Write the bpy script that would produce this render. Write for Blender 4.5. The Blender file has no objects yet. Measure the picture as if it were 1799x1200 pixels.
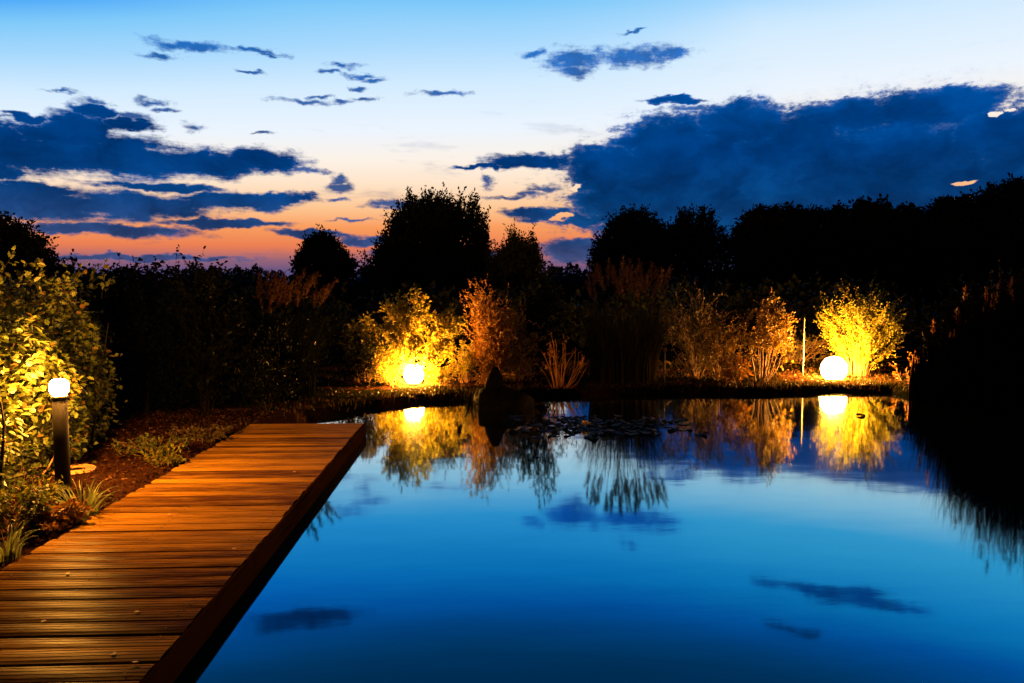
import bpy, math, random
import numpy as np
from mathutils import Vector

rng = np.random.default_rng(7)
random.seed(7)
C = bpy.context.scene.collection
scene = bpy.context.scene
PI = math.pi

# ------------------------------------------------------------------ camera
F_PX, W_PX, H_PX = 1300.0, 1799.0, 1200.0
CAM_H = 1.91                     # above the water
PITCH = math.atan(86.0 / F_PX)   # looking slightly down
YAW = math.atan(61.5 / F_PX)     # a little to the right of the jetty
cam_data = bpy.data.cameras.new("camera")
cam = bpy.data.objects.new("camera", cam_data)
C.objects.link(cam)
cam.location = (0, 0, CAM_H)
cam.rotation_euler = (PI / 2 - PITCH, 0, -YAW)
cam_data.sensor_width = 36.0
cam_data.lens = 36.0 * F_PX / W_PX
cam_data.clip_start = 0.05
cam_data.clip_end = 3000
scene.camera = cam

_fh = np.array([math.sin(YAW), math.cos(YAW), 0.0])
_rt = np.array([math.cos(YAW), -math.sin(YAW), 0.0])
_fw = _fh * math.cos(PITCH) - np.array([0, 0, 1.0]) * math.sin(PITCH)
_up = _fh * math.sin(PITCH) + np.array([0, 0, 1.0]) * math.cos(PITCH)
CAM = np.array([0, 0, CAM_H])


def ray(px, py):
    return _fw + _rt * ((px - W_PX / 2) / F_PX) + _up * ((H_PX / 2 - py) / F_PX)


def at(px, py, d):
    """surveyed point seen at that spot of the photo, d metres ahead"""
    r = ray(px, py)
    return CAM + r * (d / float(r @ _fh))


def gnd(px, py, z=0.0):
    r = ray(px, py)
    return CAM + r * ((z - CAM_H) / r[2])


def azel(px, py):
    r = ray(px, py)
    r = r / np.linalg.norm(r)
    return math.atan2(r[0], r[1]), math.asin(r[2])


def lin(r, g, b):
    f = lambda c: (c / 255 / 12.92) if c / 255 <= 0.04045 else ((c / 255 + 0.055) / 1.055) ** 2.4
    return (f(r), f(g), f(b), 1.0)


# ------------------------------------------------------------------ world
world = bpy.data.worlds.new("World")
scene.world = world
world.use_nodes = True
wt = world.node_tree
wt.nodes.clear()


class NT:
    """small helper for writing node maths"""

    def __init__(self, tree):
        self.t = tree

    def new(self, typ, **kw):
        n = self.t.nodes.new(typ)
        for k, v in kw.items():
            setattr(n, k, v)
        return n

    def put(self, sock, v):
        if isinstance(v, bpy.types.NodeSocket):
            self.t.links.new(v, sock)
        else:
            sock.default_value = v

    def m(self, op, a, b=0.0, c=0.0, clamp=False):
        n = self.new("ShaderNodeMath", operation=op)
        n.use_clamp = clamp
        self.put(n.inputs[0], a)
        self.put(n.inputs[1], b)
        self.put(n.inputs[2], c)
        return n.outputs[0]

    def v(self, op, a, b=None, c=None):
        n = self.new("ShaderNodeVectorMath", operation=op)
        self.put(n.inputs[0], a)
        if b is not None:
            self.put(n.inputs[1], b)
        if c is not None:
            self.put(n.inputs[2], c)
        return n.outputs["Value"] if op in ("LENGTH", "DOT_PRODUCT") else n.outputs["Vector"]

    def comb(self, x, y, z):
        n = self.new("ShaderNodeCombineXYZ")
        for i, q in enumerate((x, y, z)):
            self.put(n.inputs[i], q)
        return n.outputs[0]

    def sep(self, a):
        n = self.new("ShaderNodeSeparateXYZ")
        self.put(n.inputs[0], a)
        return n.outputs

    def noise(self, vec, scale, detail=3.0, rough=0.55, dims="3D", col=False, dist=0.0):
        n = self.new("ShaderNodeTexNoise", noise_dimensions=dims)
        if vec is not None:
            self.put(n.inputs["Vector"], vec)
        n.inputs["Scale"].default_value = scale
        n.inputs["Detail"].default_value = detail
        n.inputs["Roughness"].default_value = rough
        n.inputs["Distortion"].default_value = dist
        return n.outputs["Color" if col else "Fac"]

    def smooth(self, x, lo, hi, to0=0.0, to1=1.0):
        n = self.new("ShaderNodeMapRange", interpolation_type="SMOOTHSTEP")
        self.put(n.inputs[0], x)
        for i, q in enumerate((lo, hi, to0, to1)):
            self.put(n.inputs[1 + i], q)
        return n.outputs[0]

    def ramp(self, fac, stops, interp="LINEAR"):
        n = self.new("ShaderNodeValToRGB")
        n.color_ramp.interpolation = interp
        el = n.color_ramp.elements
        while len(el) < len(stops):
            el.new(0.5)
        for e, (p, c) in zip(el, stops):
            e.position = p
            e.color = c if len(c) == 4 else (*c, 1)
        self.put(n.inputs[0], fac)
        return n.outputs[0]

    def mix(self, f, a, b, mode="MIX"):
        n = self.new("ShaderNodeMix", data_type="RGBA", blend_type=mode)
        self.put(n.inputs[0], f)
        self.put(n.inputs[6], a)
        self.put(n.inputs[7], b)
        return n.outputs[2]


def build_sky():
    N = NT(wt)
    tc = N.new("ShaderNodeTexCoord")
    d = N.v("NORMALIZE", tc.outputs["Generated"])
    x, y, z = N.sep(d)
    az = N.m("ARCTAN2", x, y)
    el = N.m("ARCSINE", z)
    # clear evening sky: afterglow in the west, deep blue overhead, dark in the east
    azs = N.m("MULTIPLY", az, N.m("ABSOLUTE", az))
    k = N.m("SUBTRACT", 0.98, N.m("ADD", N.m("MULTIPLY", az, 0.06), N.m("MULTIPLY", azs, N.m("MULTIPLY_ADD", el, 2.5, 0.1))))
    k = N.m("MINIMUM", N.m("MAXIMUM", k, 0.84), 1.4)
    hi = N.smooth(el, 0.32, 0.42)
    k = N.m("ADD", k, N.m("MULTIPLY", hi, N.m("SUBTRACT", 1.02, k)))
    deg = N.m("MULTIPLY", N.m("MULTIPLY", el, k), 180 / PI)
    t = N.m("DIVIDE", deg, 60.0, clamp=True)
    S = [(0, (80, 78, 125)), (1.5, (92, 82, 130)), (2.4, (150, 100, 118)), (3.4, (235, 126, 82)), (4.9, (250, 158, 95)),
         (6.3, (254, 198, 145)), (8.1, (255, 228, 200)), (9.8, (253, 242, 230)), (12.0, (236, 245, 255)),
         (15, (212, 236, 255)), (17.8, (170, 218, 254)), (20.6, (128, 202, 250)), (23.5, (24, 152, 248)), (25.5, (6, 128, 222)),
         (28, (0, 108, 184)), (33, (0, 92, 158)), (45, (0, 48, 112)), (60, (0, 18, 52))]
    sky = N.ramp(t, [(min(1, a / 60.0), lin(*c)) for a, c in S])
    # clouds, laid out in bearing and elevation
    K = 1000.0
    p0 = N.comb(N.m("MULTIPLY", az, K), N.m("MULTIPLY", el, K), 0.0)
    pst = N.v("MULTIPLY", p0, (0.55, 1.25, 1.0))
    w1 = N.noise(N.v("MULTIPLY", p0, (0.7, 1.1, 1.0)), 0.022, 3.0, 0.6, "2D", True)
    w2 = N.noise(pst, 0.075, 4.0, 0.62, "2D", True)
    p = N.v("MULTIPLY_ADD", N.v("SUBTRACT", w1, (0.5, 0.5, 0.5)), (50.0, 20.0, 0.0), p0)
    p = N.v("MULTIPLY_ADD", N.v("SUBTRACT", w2, (0.5, 0.5, 0.5)), (22.0, 9.0, 0.0), p)
    blobs = [
        # great bank on the right
        (1250, 335, 270, 135), (1550, 335, 330, 165), (1830, 330, 260, 150), (1300, 222, 105, 52), (1175, 255, 120, 62),
        (1075, 300, 88, 60), (930, 283, 85, 16), (1110, 362, 130, 52), (940, 376, 70, 14), (1640, 190, 150, 40),
        (1190, 175, 62, 9), (850, 292, 60, 5), (1240, 410, 190, 60), (1480, 205, 120, 34), (1400, 262, 130, 62), (1765, 235, 130, 62), (1550, 420, 400, 90),
        (1015, 385, 60, 12), (1020, 442, 85, 26), (760, 448, 120, 8), (250, 452, 200, 6),
        # high cloud right of the middle
        # banks on the left
        (40, 268, 190, 46), (200, 275, 200, 40), (350, 286, 140, 26), (465, 283, 88, 23), (110, 240, 120, 30), (140, 222, 70, 26),
        (165, 192, 42, 16), (45, 203, 48, 7), (215, 217, 55, 13), (20, 235, 60, 22), (0, 305, 60, 16),
        (40, 356, 250, 34), (230, 360, 190, 25), (400, 354, 130, 14), (470, 348, 100, 12), (290, 330, 120, 10), (60, 335, 95, 14),
        (200, 404, 170, 13), (400, 393, 130, 8), (120, 405, 75, 7), (545, 411, 65, 8), (640, 424, 80, 11),
        # above the picture: seen only in the pond
        (520, -95, 110, 20), (1500, -45, 170, 12), (1420, -110, 60, 8), (300, -330, 260, 50), (1300, -420, 340, 60),
        (-420, 190, 260, 45), (-700, 330, 330, 50), (2400, 200, 330, 60), (2700, 380, 400, 60),
    ]
    wisps = [
        (1010, 108, 62, 25), (1110, 100, 105, 22), (1000, 126, 48, 13), (940, 92, 24, 8), (1180, 97, 40, 14),
        # small ones
        (600, 330, 34, 10), (592, 317, 17, 13), (600, 350, 27, 5), (335, 226, 24, 9), (280, 180, 36, 8),
        (330, 80, 90, 11), (285, 97, 38, 6), (455, 90, 45, 5), (438, 126, 18, 4), (610, 116, 40, 6),
        (640, 134, 38, 5), (535, 176, 48, 6), (640, 174, 26, 6), (780, 164, 60, 5), (690, 362, 55, 8),
        (610, 387, 42, 3), (455, 232, 22, 3), (850, 318, 15, 12), (1110, 57, 30, 3), (930, 340, 30, 7),
        (470, 96, 30, 4), (580, 126, 26, 5), (660, 140, 24, 4), (560, 168, 30, 4), (600, 178, 24, 5), (625, 152, 20, 5), (230, 205, 45, 12), (115, 160, 40, 4), (180, 176, 24, 6), (300, 196, 26, 5), (540, 300, 40, 6), (1210, 190, 70, 7), (900, 345, 60, 5), (960, 330, 40, 8), (715, 380, 50, 5), (520, 296, 50, 5),
    ]
    def unit(cx, cy, rx, ry):
        a0, e0 = azel(cx, cy)
        a1, _ = azel(cx + 10, cy)
        _, e1 = azel(cx, cy - 10)
        return a0 * K, e0 * K, rx * (a1 - a0) * K / 10, ry * (e1 - e0) * K / 10

    def far(lst):
        dm = None
        for b in lst:
            a, e, ra, re = unit(*b)
            q = N.v("LENGTH", N.v("MULTIPLY_ADD", p, (1 / ra, 1 / re, 0), (-a / ra, -e / re, 0)))
            dm = q if dm is None else N.m("MINIMUM", dm, q)
        return dm

    dm = far(blobs)
    hole = far([(1774, 195, 9, 7), (1692, 320, 20, 4), (1688, 352, 12, 6), (985, 383, 18, 5), (1018, 330, 10, 6)])
    dm = N.m("MAXIMUM", dm, N.m("SUBTRACT", 2.0, hole))
    dw = far(wisps)
    fb = N.noise(pst, 0.05, 8.0, 0.70, "2D")
    dn = N.m("MULTIPLY_ADD", N.m("SUBTRACT", fb, 0.5), 0.70, dm)
    streak = N.noise(N.v("MULTIPLY", p0, (0.22, 1.9, 1.0)), 0.06, 6.0, 0.68, "2D")
    leftish = N.smooth(az, 0.16, 0.02, 0.25, 1.0)
    dn = N.m("ADD", dn, N.m("MULTIPLY", N.m("MULTIPLY", N.m("SUBTRACT", streak, 0.5), 0.75), leftish))
    fine = N.noise(N.v("MULTIPLY", p0, (0.75, 1.4, 1.0)), 0.13, 5.0, 0.7, "2D")
    fine = N.m("SUBTRACT", fine, 0.5)
    dn = N.m("ADD", dn, N.m("MULTIPLY", fine, 0.42))
    soft = N.smooth(dn, 1.24, 0.68)
    crisp = N.smooth(dn, 1.08, 0.84)
    mask = N.m("ADD", N.m("MULTIPLY", soft, leftish), N.m("MULTIPLY", crisp, N.m("SUBTRACT", 1.0, leftish)))
    dq = N.m("ADD", N.m("MULTIPLY_ADD", N.m("SUBTRACT", fb, 0.5), 0.8, dw), N.m("ADD", N.m("MULTIPLY", N.m("SUBTRACT", streak, 0.5), 0.9), N.m("MULTIPLY", fine, 1.0)))
    mask = N.m("MAXIMUM", mask, N.m("MULTIPLY", N.smooth(dq, 1.25, 0.30), 0.95))
    thick = N.smooth(dn, 1.0, 0.45)
    # thin veils anywhere in the sky
    veil = N.noise(N.v("MULTIPLY", p0, (0.30, 1.5, 1.0)), 0.018, 5.0, 0.6, "2D")
    veil = N.m("MULTIPLY", N.smooth(veil, 0.60, 0.80), 0.45)
    veil = N.m("MULTIPLY", veil, N.smooth(deg, 16.0, 7.0))
    deg2 = N.m("DIVIDE", N.m("MULTIPLY", el, 180 / PI), 30.0, clamp=True)
    CS = [(0, (66, 70, 120)), (3.0, (62, 76, 122)), (5.0, (36, 72, 126)), (7.0, (8, 66, 128)), (10, (0, 62, 128)),
          (14, (0, 76, 152)), (18, (0, 92, 176)), (24, (0, 62, 118)), (30, (0, 42, 92))]
    ccol = N.ramp(deg2, [(a / 30.0, lin(*c)) for a, c in CS])
    billow = N.noise(N.v("MULTIPLY", p, (0.8, 1.1, 1.0)), 0.016, 5.0, 0.6, "2D")
    ccol = N.mix(1.0, ccol, N.ramp(billow, [(0.3, (0.62, 0.62, 0.66)), (0.7, (1.25, 1.3, 1.32))]), "MULTIPLY")
    ccol = N.mix(1.0, ccol, N.mix(thick, (1.35, 1.30, 1.22, 1), (0.88, 0.88, 0.90, 1)), "MULTIPLY")
    # right-hand bank is the deeper blue down to the ground
    right = N.smooth(az, 0.02, 0.16)
    low = N.m("MULTIPLY", N.smooth(deg2, 0.34, 0.12), N.smooth(deg2, 0.09, 0.17))
    ccol = N.mix(N.m("MULTIPLY", right, low), ccol, N.mix(thick, lin(2, 74, 136), N.ramp(billow, [(.28, lin(0, 38, 82)), (.5, lin(0, 52, 104)), (.72, lin(6, 76, 138))])))
    sky = N.mix(N.m("MULTIPLY", veil, 1.0), sky, ccol)
    sky = N.mix(mask, sky, ccol)
    east = N.smooth(y, -0.30, 0.74, 0.02, 1.0)
    below = N.smooth(z, -0.12, 0.0, 0.0, 1.0)
    sky = N.v("SCALE", sky)
    sc = wt.nodes[-1]
    wt.links.new(N.m("MULTIPLY", east, below), sc.inputs["Scale"])
    bg = N.new("ShaderNodeBackground")
    N.put(bg.inputs["Color"], sky)
    bg.inputs["Strength"].default_value = 1.0
    out = N.new("ShaderNodeOutputWorld")
    wt.links.new(bg.outputs[0], out.inputs[0])


build_sky()
world.cycles.sampling_method = "MANUAL"
world.cycles.sample_map_resolution = 512

vs = scene.view_settings
vs.view_transform = "Standard"
vs.look = "None"
vs.exposure = 0.0
vs.gamma = 1.0
cy = scene.cycles
cy.max_bounces = 5
cy.diffuse_bounces = 2
cy.glossy_bounces = 3
cy.transmission_bounces = 3
cy.transparent_max_bounces = 4
cy.volume_bounces = 0
cy.sample_clamp_indirect = 12.0
cy.caustics_reflective = False
cy.caustics_refractive = False
cy.use_denoising = True
try:
    cy.denoiser = "OPENIMAGEDENOISE"
except Exception:
    pass


# ------------------------------------------------------------------ materials
def mat(name):
    m = bpy.data.materials.new(name)
    m.use_nodes = True
    m.node_tree.nodes.clear()
    N = NT(m.node_tree)
    out = N.new("ShaderNodeOutputMaterial")
    b = N.new("ShaderNodeBsdfPrincipled")
    m.node_tree.links.new(b.outputs[0], out.inputs[0])
    return m, N, b, out


def leaf_mat(name, stops, rough=0.55, spec=0.25, trans=0.35):
    """leaves: every leaf its own tone, some light coming through"""
    m, N, b, out = mat(name)
    g = N.new("ShaderNodeNewGeometry")
    col = N.ramp(g.outputs["Random Per Island"], stops)
    N.put(b.inputs["Base Color"], col)
    b.inputs["Roughness"].default_value = rough
    b.inputs["Specular IOR Level"].default_value = spec
    tr = N.new("ShaderNodeBsdfTranslucent")
    N.put(tr.inputs["Color"], col)
    mx = N.new("ShaderNodeMixShader")
    mx.inputs[0].default_value = trans
    m.node_tree.links.new(b.outputs[0], mx.inputs[1])
    m.node_tree.links.new(tr.outputs[0], mx.inputs[2])
    m.node_tree.links.new(mx.outputs[0], out.inputs[0])
    return m


def wood_mat(name, dark, light, axis=0, rough=0.5, spec=0.3, scale=1.0):
    m, N, b, out = mat(name)
    tc = N.new("ShaderNodeTexCoord")
    oi = N.new("ShaderNodeObjectInfo")
    rnd = oi.outputs["Random"]
    off = N.comb(N.m("MULTIPLY", rnd, 37.0), N.m("MULTIPLY", rnd, 91.0), N.m("MULTIPLY", rnd, 13.0))
    st = [(2.0, 42.0, 42.0), (42.0, 2.0, 42.0), (42.0, 42.0, 2.0)][axis]
    st = tuple(s * scale for s in st)
    pv = N.v("ADD", N.v("MULTIPLY", tc.outputs["Object"], st), off)
    grain = N.noise(pv, 1.0, 6.0, 0.65, dist=0.4)
    st2 = [(1.4, 7.0, 7.0), (7.0, 1.4, 7.0), (7.0, 7.0, 1.4)][axis]
    blot = N.noise(N.v("ADD", N.v("MULTIPLY", tc.outputs["Object"], st2), off), 1.0, 4.0, 0.6)
    f = N.m("MULTIPLY_ADD", N.m("SUBTRACT", rnd, 0.5), 0.40, N.m("MULTIPLY_ADD", N.m("SUBTRACT", blot, 0.5), 0.9, grain))
    N.put(b.inputs["Base Color"], N.ramp(f, [(0.25, dark), (0.72, light)]))
    N.put(b.inputs["Roughness"], N.m("MULTIPLY_ADD", blot, 0.35, rough - 0.17))
    b.inputs["Specular IOR Level"].default_value = spec
    bp = N.new("ShaderNodeBump")
    bp.inputs["Strength"].default_value = 0.6
    bp.inputs["Distance"].default_value = 0.004
    N.put(bp.inputs["Height"], grain)
    N.put(b.inputs["Normal"], bp.outputs[0])
    return m


def plain_mat(name, a, b_, scale=8.0, rough=0.7, spec=0.3, bump=0.3, dist=0.01):
    m, N, b, out = mat(name)
    tc = N.new("ShaderNodeTexCoord")
    n = N.noise(tc.outputs["Object"], scale, 6.0, 0.6)
    N.put(b.inputs["Base Color"], N.ramp(n, [(0.3, a), (0.7, b_)]))
    b.inputs["Roughness"].default_value = rough
    b.inputs["Specular IOR Level"].default_value = spec
    bp = N.new("ShaderNodeBump")
    bp.inputs["Strength"].default_value = bump
    bp.inputs["Distance"].default_value = dist
    N.put(bp.inputs["Height"], n)
    N.put(b.inputs["Normal"], bp.outputs[0])
    return m


def glow_mat(name, col, strength):
    m, N, b, out = mat(name)
    e = N.new("ShaderNodeEmission")
    e.inputs[0].default_value = (*col, 1)
    e.inputs[1].default_value = strength
    m.node_tree.links.new(e.outputs[0], out.inputs[0])
    return m


LAMP = (1.0, 0.40, 0.05)
M = {}
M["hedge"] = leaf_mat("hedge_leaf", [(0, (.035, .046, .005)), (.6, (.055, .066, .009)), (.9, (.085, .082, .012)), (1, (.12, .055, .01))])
M["dark"] = leaf_mat("leaf_shade_tone", [(0, (.002, .003, .001)), (1, (.006, .0075, .002))], trans=.08, spec=.02)  # unlit hedge end and bank shrubs: shade is put into the leaf colour
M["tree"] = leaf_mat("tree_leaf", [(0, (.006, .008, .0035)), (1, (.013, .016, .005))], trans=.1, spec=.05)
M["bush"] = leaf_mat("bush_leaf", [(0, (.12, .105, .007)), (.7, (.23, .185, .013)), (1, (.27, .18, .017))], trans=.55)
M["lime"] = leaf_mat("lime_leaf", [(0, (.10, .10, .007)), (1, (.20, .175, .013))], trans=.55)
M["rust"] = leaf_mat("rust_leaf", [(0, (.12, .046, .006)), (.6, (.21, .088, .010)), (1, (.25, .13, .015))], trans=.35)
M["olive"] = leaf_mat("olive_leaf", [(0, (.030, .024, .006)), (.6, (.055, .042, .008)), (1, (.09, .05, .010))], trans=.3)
M["blade"] = leaf_mat("grass_blade", [(0, (.004, .0055, .0015)), (1, (.013, .014, .003))], trans=.15, spec=.03)
M["blade_lit_tone"] = leaf_mat("grass_straw_lit_tone", [(0, (.006, .007, .002)), (.85, (.022, .020, .005)), (1, (.08, .055, .014))], trans=.2, spec=.03)  # lamplit copy of the blades, light put into a raised colour, straw ends
M["plume_shade_tone"] = leaf_mat("plume_hair_shade_tone", [(0, (.035, .014, .004)), (1, (.075, .030, .009))], trans=.4, spec=.03)  # plume colour darkened so the left clump looks shaded
M["blade_shade_tone"] = leaf_mat("grass_blade_shade_tone", [(0, (.002, .0028, .001)), (1, (.006, .0065, .0015))], trans=.1, spec=.0)  # shaded copy of the blades, the dimness is in the colour
M["strap"] = leaf_mat("strap_leaf", [(0, (.09, .11, .025)), (1, (.20, .22, .06))], trans=.4)
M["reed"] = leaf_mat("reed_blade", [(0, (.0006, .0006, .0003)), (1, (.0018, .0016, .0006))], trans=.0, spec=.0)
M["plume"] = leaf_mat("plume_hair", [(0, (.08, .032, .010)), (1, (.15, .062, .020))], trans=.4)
M["dry"] = leaf_mat("dry_stalk", [(0, (.12, .055, .015)), (1, (.24, .12, .035))], trans=.1)
M["cane"] = plain_mat("cane_skin", (.24, .10, .022), (.42, .19, .045), 30, .6, .1)
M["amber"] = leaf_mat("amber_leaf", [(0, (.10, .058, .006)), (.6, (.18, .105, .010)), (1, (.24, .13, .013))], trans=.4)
M["reedstalk"] = leaf_mat("reed_stalk", [(0, (.002, .0014, .0007)), (1, (.006, .0035, .0015))], trans=.0, spec=.02)
M["turf"] = leaf_mat("turf_blade", [(0, (.02, .02, .005)), (.7, (.05, .032, .008)), (1, (.08, .04, .010))], trans=.25, spec=.02)
M["chip"] = leaf_mat("bark_chip", [(0, (.020, .006, .003)), (.8, (.048, .015, .005)), (1, (.15, .07, .02))], trans=0.0, spec=.03)
M["chip_pale"] = plain_mat("leaf_scrap_skin", (.40, .26, .10), (.55, .36, .16), 40, .6, .1)
M["bark"] = plain_mat("bark", (.03, .020, .012), (.07, .045, .028), 22, .85, .1)
M["bark_shade_tone"] = plain_mat("bark_shade_tone", (.004, .003, .002), (.010, .007, .004), 22, .9, .03)  # hedge and unlit shrub stems, bark darkened to stand for shade
M["stem"] = plain_mat("shrub_stem", (.09, .045, .018), (.17, .085, .035), 30, .7, .2)
M["plank"] = wood_mat("jetty_plank", (.050, .018, .003, 1), (.30, .142, .012, 1), 0, .34, .003)
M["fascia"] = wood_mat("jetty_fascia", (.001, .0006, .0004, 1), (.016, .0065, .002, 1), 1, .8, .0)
M["pile"] = wood_mat("jetty_pile", (.02, .012, .007, 1), (.06, .035, .02, 1), 2, .7, .2)
M["post"] = plain_mat("lamp_post_metal", (.006, .005, .0045), (.011, .009, .008), 60, .6, .1, .1, .002)
M["globe"] = glow_mat("sphere_glow", LAMP, 2200.0)
M["bulb"] = glow_mat("bollard_glow", LAMP, 3600.0)
M["rock"] = plain_mat("pond_rock", (.003, .0025, .002), (.009, .007, .005), 9, .95, .03, .8, .03)
M["hose"] = plain_mat("hose_rubber", (.42, .20, .06), (.50, .26, .09), 25, .5, .3, .1, .002)
M["stake"] = plain_mat("stake_metal", (.12, .11, .09), (.18, .17, .14), 40, .5, .4, .1, .002)
M["wire"] = plain_mat("fence_wire", (.015, .013, .010), (.025, .02, .017), 40, .5, .4, .1, .001)
M["pad"] = plain_mat("lily_pad_skin", (.004, .006, .003), (.010, .013, .006), 14, .6, .10, .2, .004)
M["petal"] = plain_mat("lily_petal", (.55, .38, .16), (.7, .5, .22), 30, .5, .2, .05, .002)


# ------------------------------------------------------------------ mesh helpers
def mesh_quads(name, V, Q, smooth=False):
    """mesh from (n,3) vertices and (m,4) or (m,3) faces, fast"""
    V = np.asarray(V, dtype=np.float32).reshape(-1, 3)
    Q = np.asarray(Q, dtype=np.int32)
    k = Q.shape[1]
    me = bpy.data.meshes.new(name)
    me.vertices.add(len(V))
    me.vertices.foreach_set("co", V.ravel())
    me.loops.add(Q.size)
    me.loops.foreach_set("vertex_index", Q.ravel())
    me.polygons.add(len(Q))
    me.polygons.foreach_set("loop_start", np.arange(0, Q.size, k, dtype=np.int32))
    me.polygons.foreach_set("use_smooth", np.full(len(Q), bool(smooth)))
    me.update(calc_edges=True)
    me.validate(verbose=False)
    return me


def link(name, me, m, parent=None, loc=None, kind=None):
    o = bpy.data.objects.new(name, me)
    C.objects.link(o)
    if m is not None and not me.materials:
        me.materials.append(m)
    if parent is not None:
        o.parent = parent
    if loc is not None:
        o.location = loc
    if kind:
        o["kind"] = kind
    return o


def tag(o, label, cat, group=None):
    o["label"] = label
    o["category"] = cat
    if group:
        o["group"] = group
    return o


def thing(name, label, cat, loc, group=None, rz=0.0):
    o = bpy.data.objects.new(name, None)
    C.objects.link(o)
    o.empty_display_size = 0.1
    o.location = [float(q) for q in loc]
    o.rotation_euler = (0, 0, rz)
    return tag(o, label, cat, group)


HEX = np.array([(0, 0, 0), (.30, .46, .10), (.72, .40, .10), (1, 0, -.06), (.72, -.40, .10), (.30, -.46, .10)])
HEXQ = np.array([(0, 5, 4, 3), (0, 3, 2, 1)])
DIA = np.array([(0, 0, 0), (.45, .5, .05), (1, 0, 0), (.45, -.5, .05)])
DIAQ = np.array([(0, 3, 2, 1)])


def unitv(a):
    return a / np.maximum(np.linalg.norm(a, axis=-1, keepdims=True), 1e-9)


def leaves(pos, dirs, length, width, tmpl="hex", r=rng):
    """leaf blades at pos pointing along dirs, each with its own roll and size"""
    T, Q = (HEX, HEXQ) if tmpl == "hex" else (DIA, DIAQ)
    n = len(pos)
    x = unitv(dirs)
    nz = unitv(np.array([0, 0, 1.0]) + r.normal(0, .75, (n, 3)))
    y = unitv(np.cross(nz, x))
    z = np.cross(x, y)
    s = r.uniform(.65, 1.2, (n, 1, 1))
    V = (T[None, :, 0:1] * x[:, None] * length + T[None, :, 1:2] * y[:, None] * width + T[None, :, 2:3] * z[:, None] * length) * s + pos[:, None]
    F = Q[None] + (np.arange(n) * len(T))[:, None, None]
    return V.reshape(-1, 3), F.reshape(-1, 4)


def blades(base, h, az, lean, width, segs=4, droop=0.4, r=rng):
    """grass blades: arching tapered strips"""
    n = len(base)
    h = np.broadcast_to(h, n)
    lean = np.broadcast_to(lean, n)
    t = np.linspace(0, 1, segs + 1)[None, :]
    out = np.stack([np.cos(az), np.sin(az), np.zeros(n)], -1)
    up = h[:, None] * (t - droop * lean[:, None] * t ** 3)
    ou = h[:, None] * lean[:, None] * t ** 2
    P = base[:, None, :] + out[:, None, :] * ou[..., None]
    P[..., 2] += up
    tw = az + PI / 2 + r.normal(0, .7, n)
    side = np.stack([np.cos(tw), np.sin(tw), np.zeros(n)], -1)[:, None, :]
    w = (width * (1 - t ** 1.6) + 0.0006)[..., None] * .5 * np.ones((n, 1, 1))
    V = np.stack([P - side * w, P + side * w], 2)
    idx = (np.arange(n) * (segs + 1) * 2)[:, None] + np.arange(segs)[None] * 2
    F = np.stack([idx, idx + 1, idx + 3, idx + 2], -1)
    return V.reshape(-1, 3), F.reshape(-1, 4)


def tube(P, R, sides=5):
    """tapered tube along points P with radii R"""
    P = np.asarray(P, float)
    R = np.broadcast_to(np.asarray(R, float), len(P))
    T = unitv(np.gradient(P, axis=0))
    ref = np.array([.31, .17, .93]) if abs(T[0][2]) < .9 else np.array([1.0, .1, 0])
    A = unitv(np.cross(T, ref))
    B = np.cross(T, A)
    a = np.linspace(0, 2 * PI, sides, endpoint=False)
    V = P[:, None] + R[:, None, None] * (np.cos(a)[None, :, None] * A[:, None] + np.sin(a)[None, :, None] * B[:, None])
    k = len(P)
    i = np.arange(k - 1)[:, None] * sides
    j = np.arange(sides)[None]
    j2 = (j + 1) % sides
    F = np.stack([i + j, i + j2, i + sides + j2, i + sides + j], -1).reshape(-1, 4)
    return V.reshape(-1, 3), F


def join(parts):
    Vs, Fs, o = [], [], 0
    for V, F in parts:
        Vs.append(V)
        Fs.append(F + o)
        o += len(V)
    return np.concatenate(Vs), np.concatenate(Fs)


def lathe(prof, seg=32):
    """closed surface of revolution; prof = list of (radius, z)"""
    prof = np.array(prof, float)
    a = np.linspace(0, 2 * PI, seg, endpoint=False)
    V = np.stack([prof[:, 0:1] * np.cos(a), prof[:, 0:1] * np.sin(a), np.repeat(prof[:, 1:2], seg, 1)], -1).reshape(-1, 3)
    i = np.arange(len(prof) - 1)[:, None] * seg
    j = np.arange(seg)[None]
    j2 = (j + 1) % seg
    return V, np.stack([i + j, i + j2, i + seg + j2, i + seg + j], -1).reshape(-1, 4)


def bevel_box(x0, x1, y0, y1, z0, z1, b):
    """box whose long top edges are eased"""
    prof = [(y0, z0), (y1, z0), (y1, z1 - b), (y1 - b, z1), (y0 + b, z1), (y0, z1 - b)]
    V = [(x0, *p) for p in prof] + [(x1, *p) for p in prof]
    n = len(prof)
    F = [[i, (i + 1) % n, n + (i + 1) % n, n + i] for i in range(n)]
    F += [[5, 4, 3, 2], [5, 2, 1, 0], [n + 2, n + 3, n + 4, n + 5], [n, n + 1, n + 2, n + 5]]
    return np.array(V, float), np.array(F)


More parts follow.
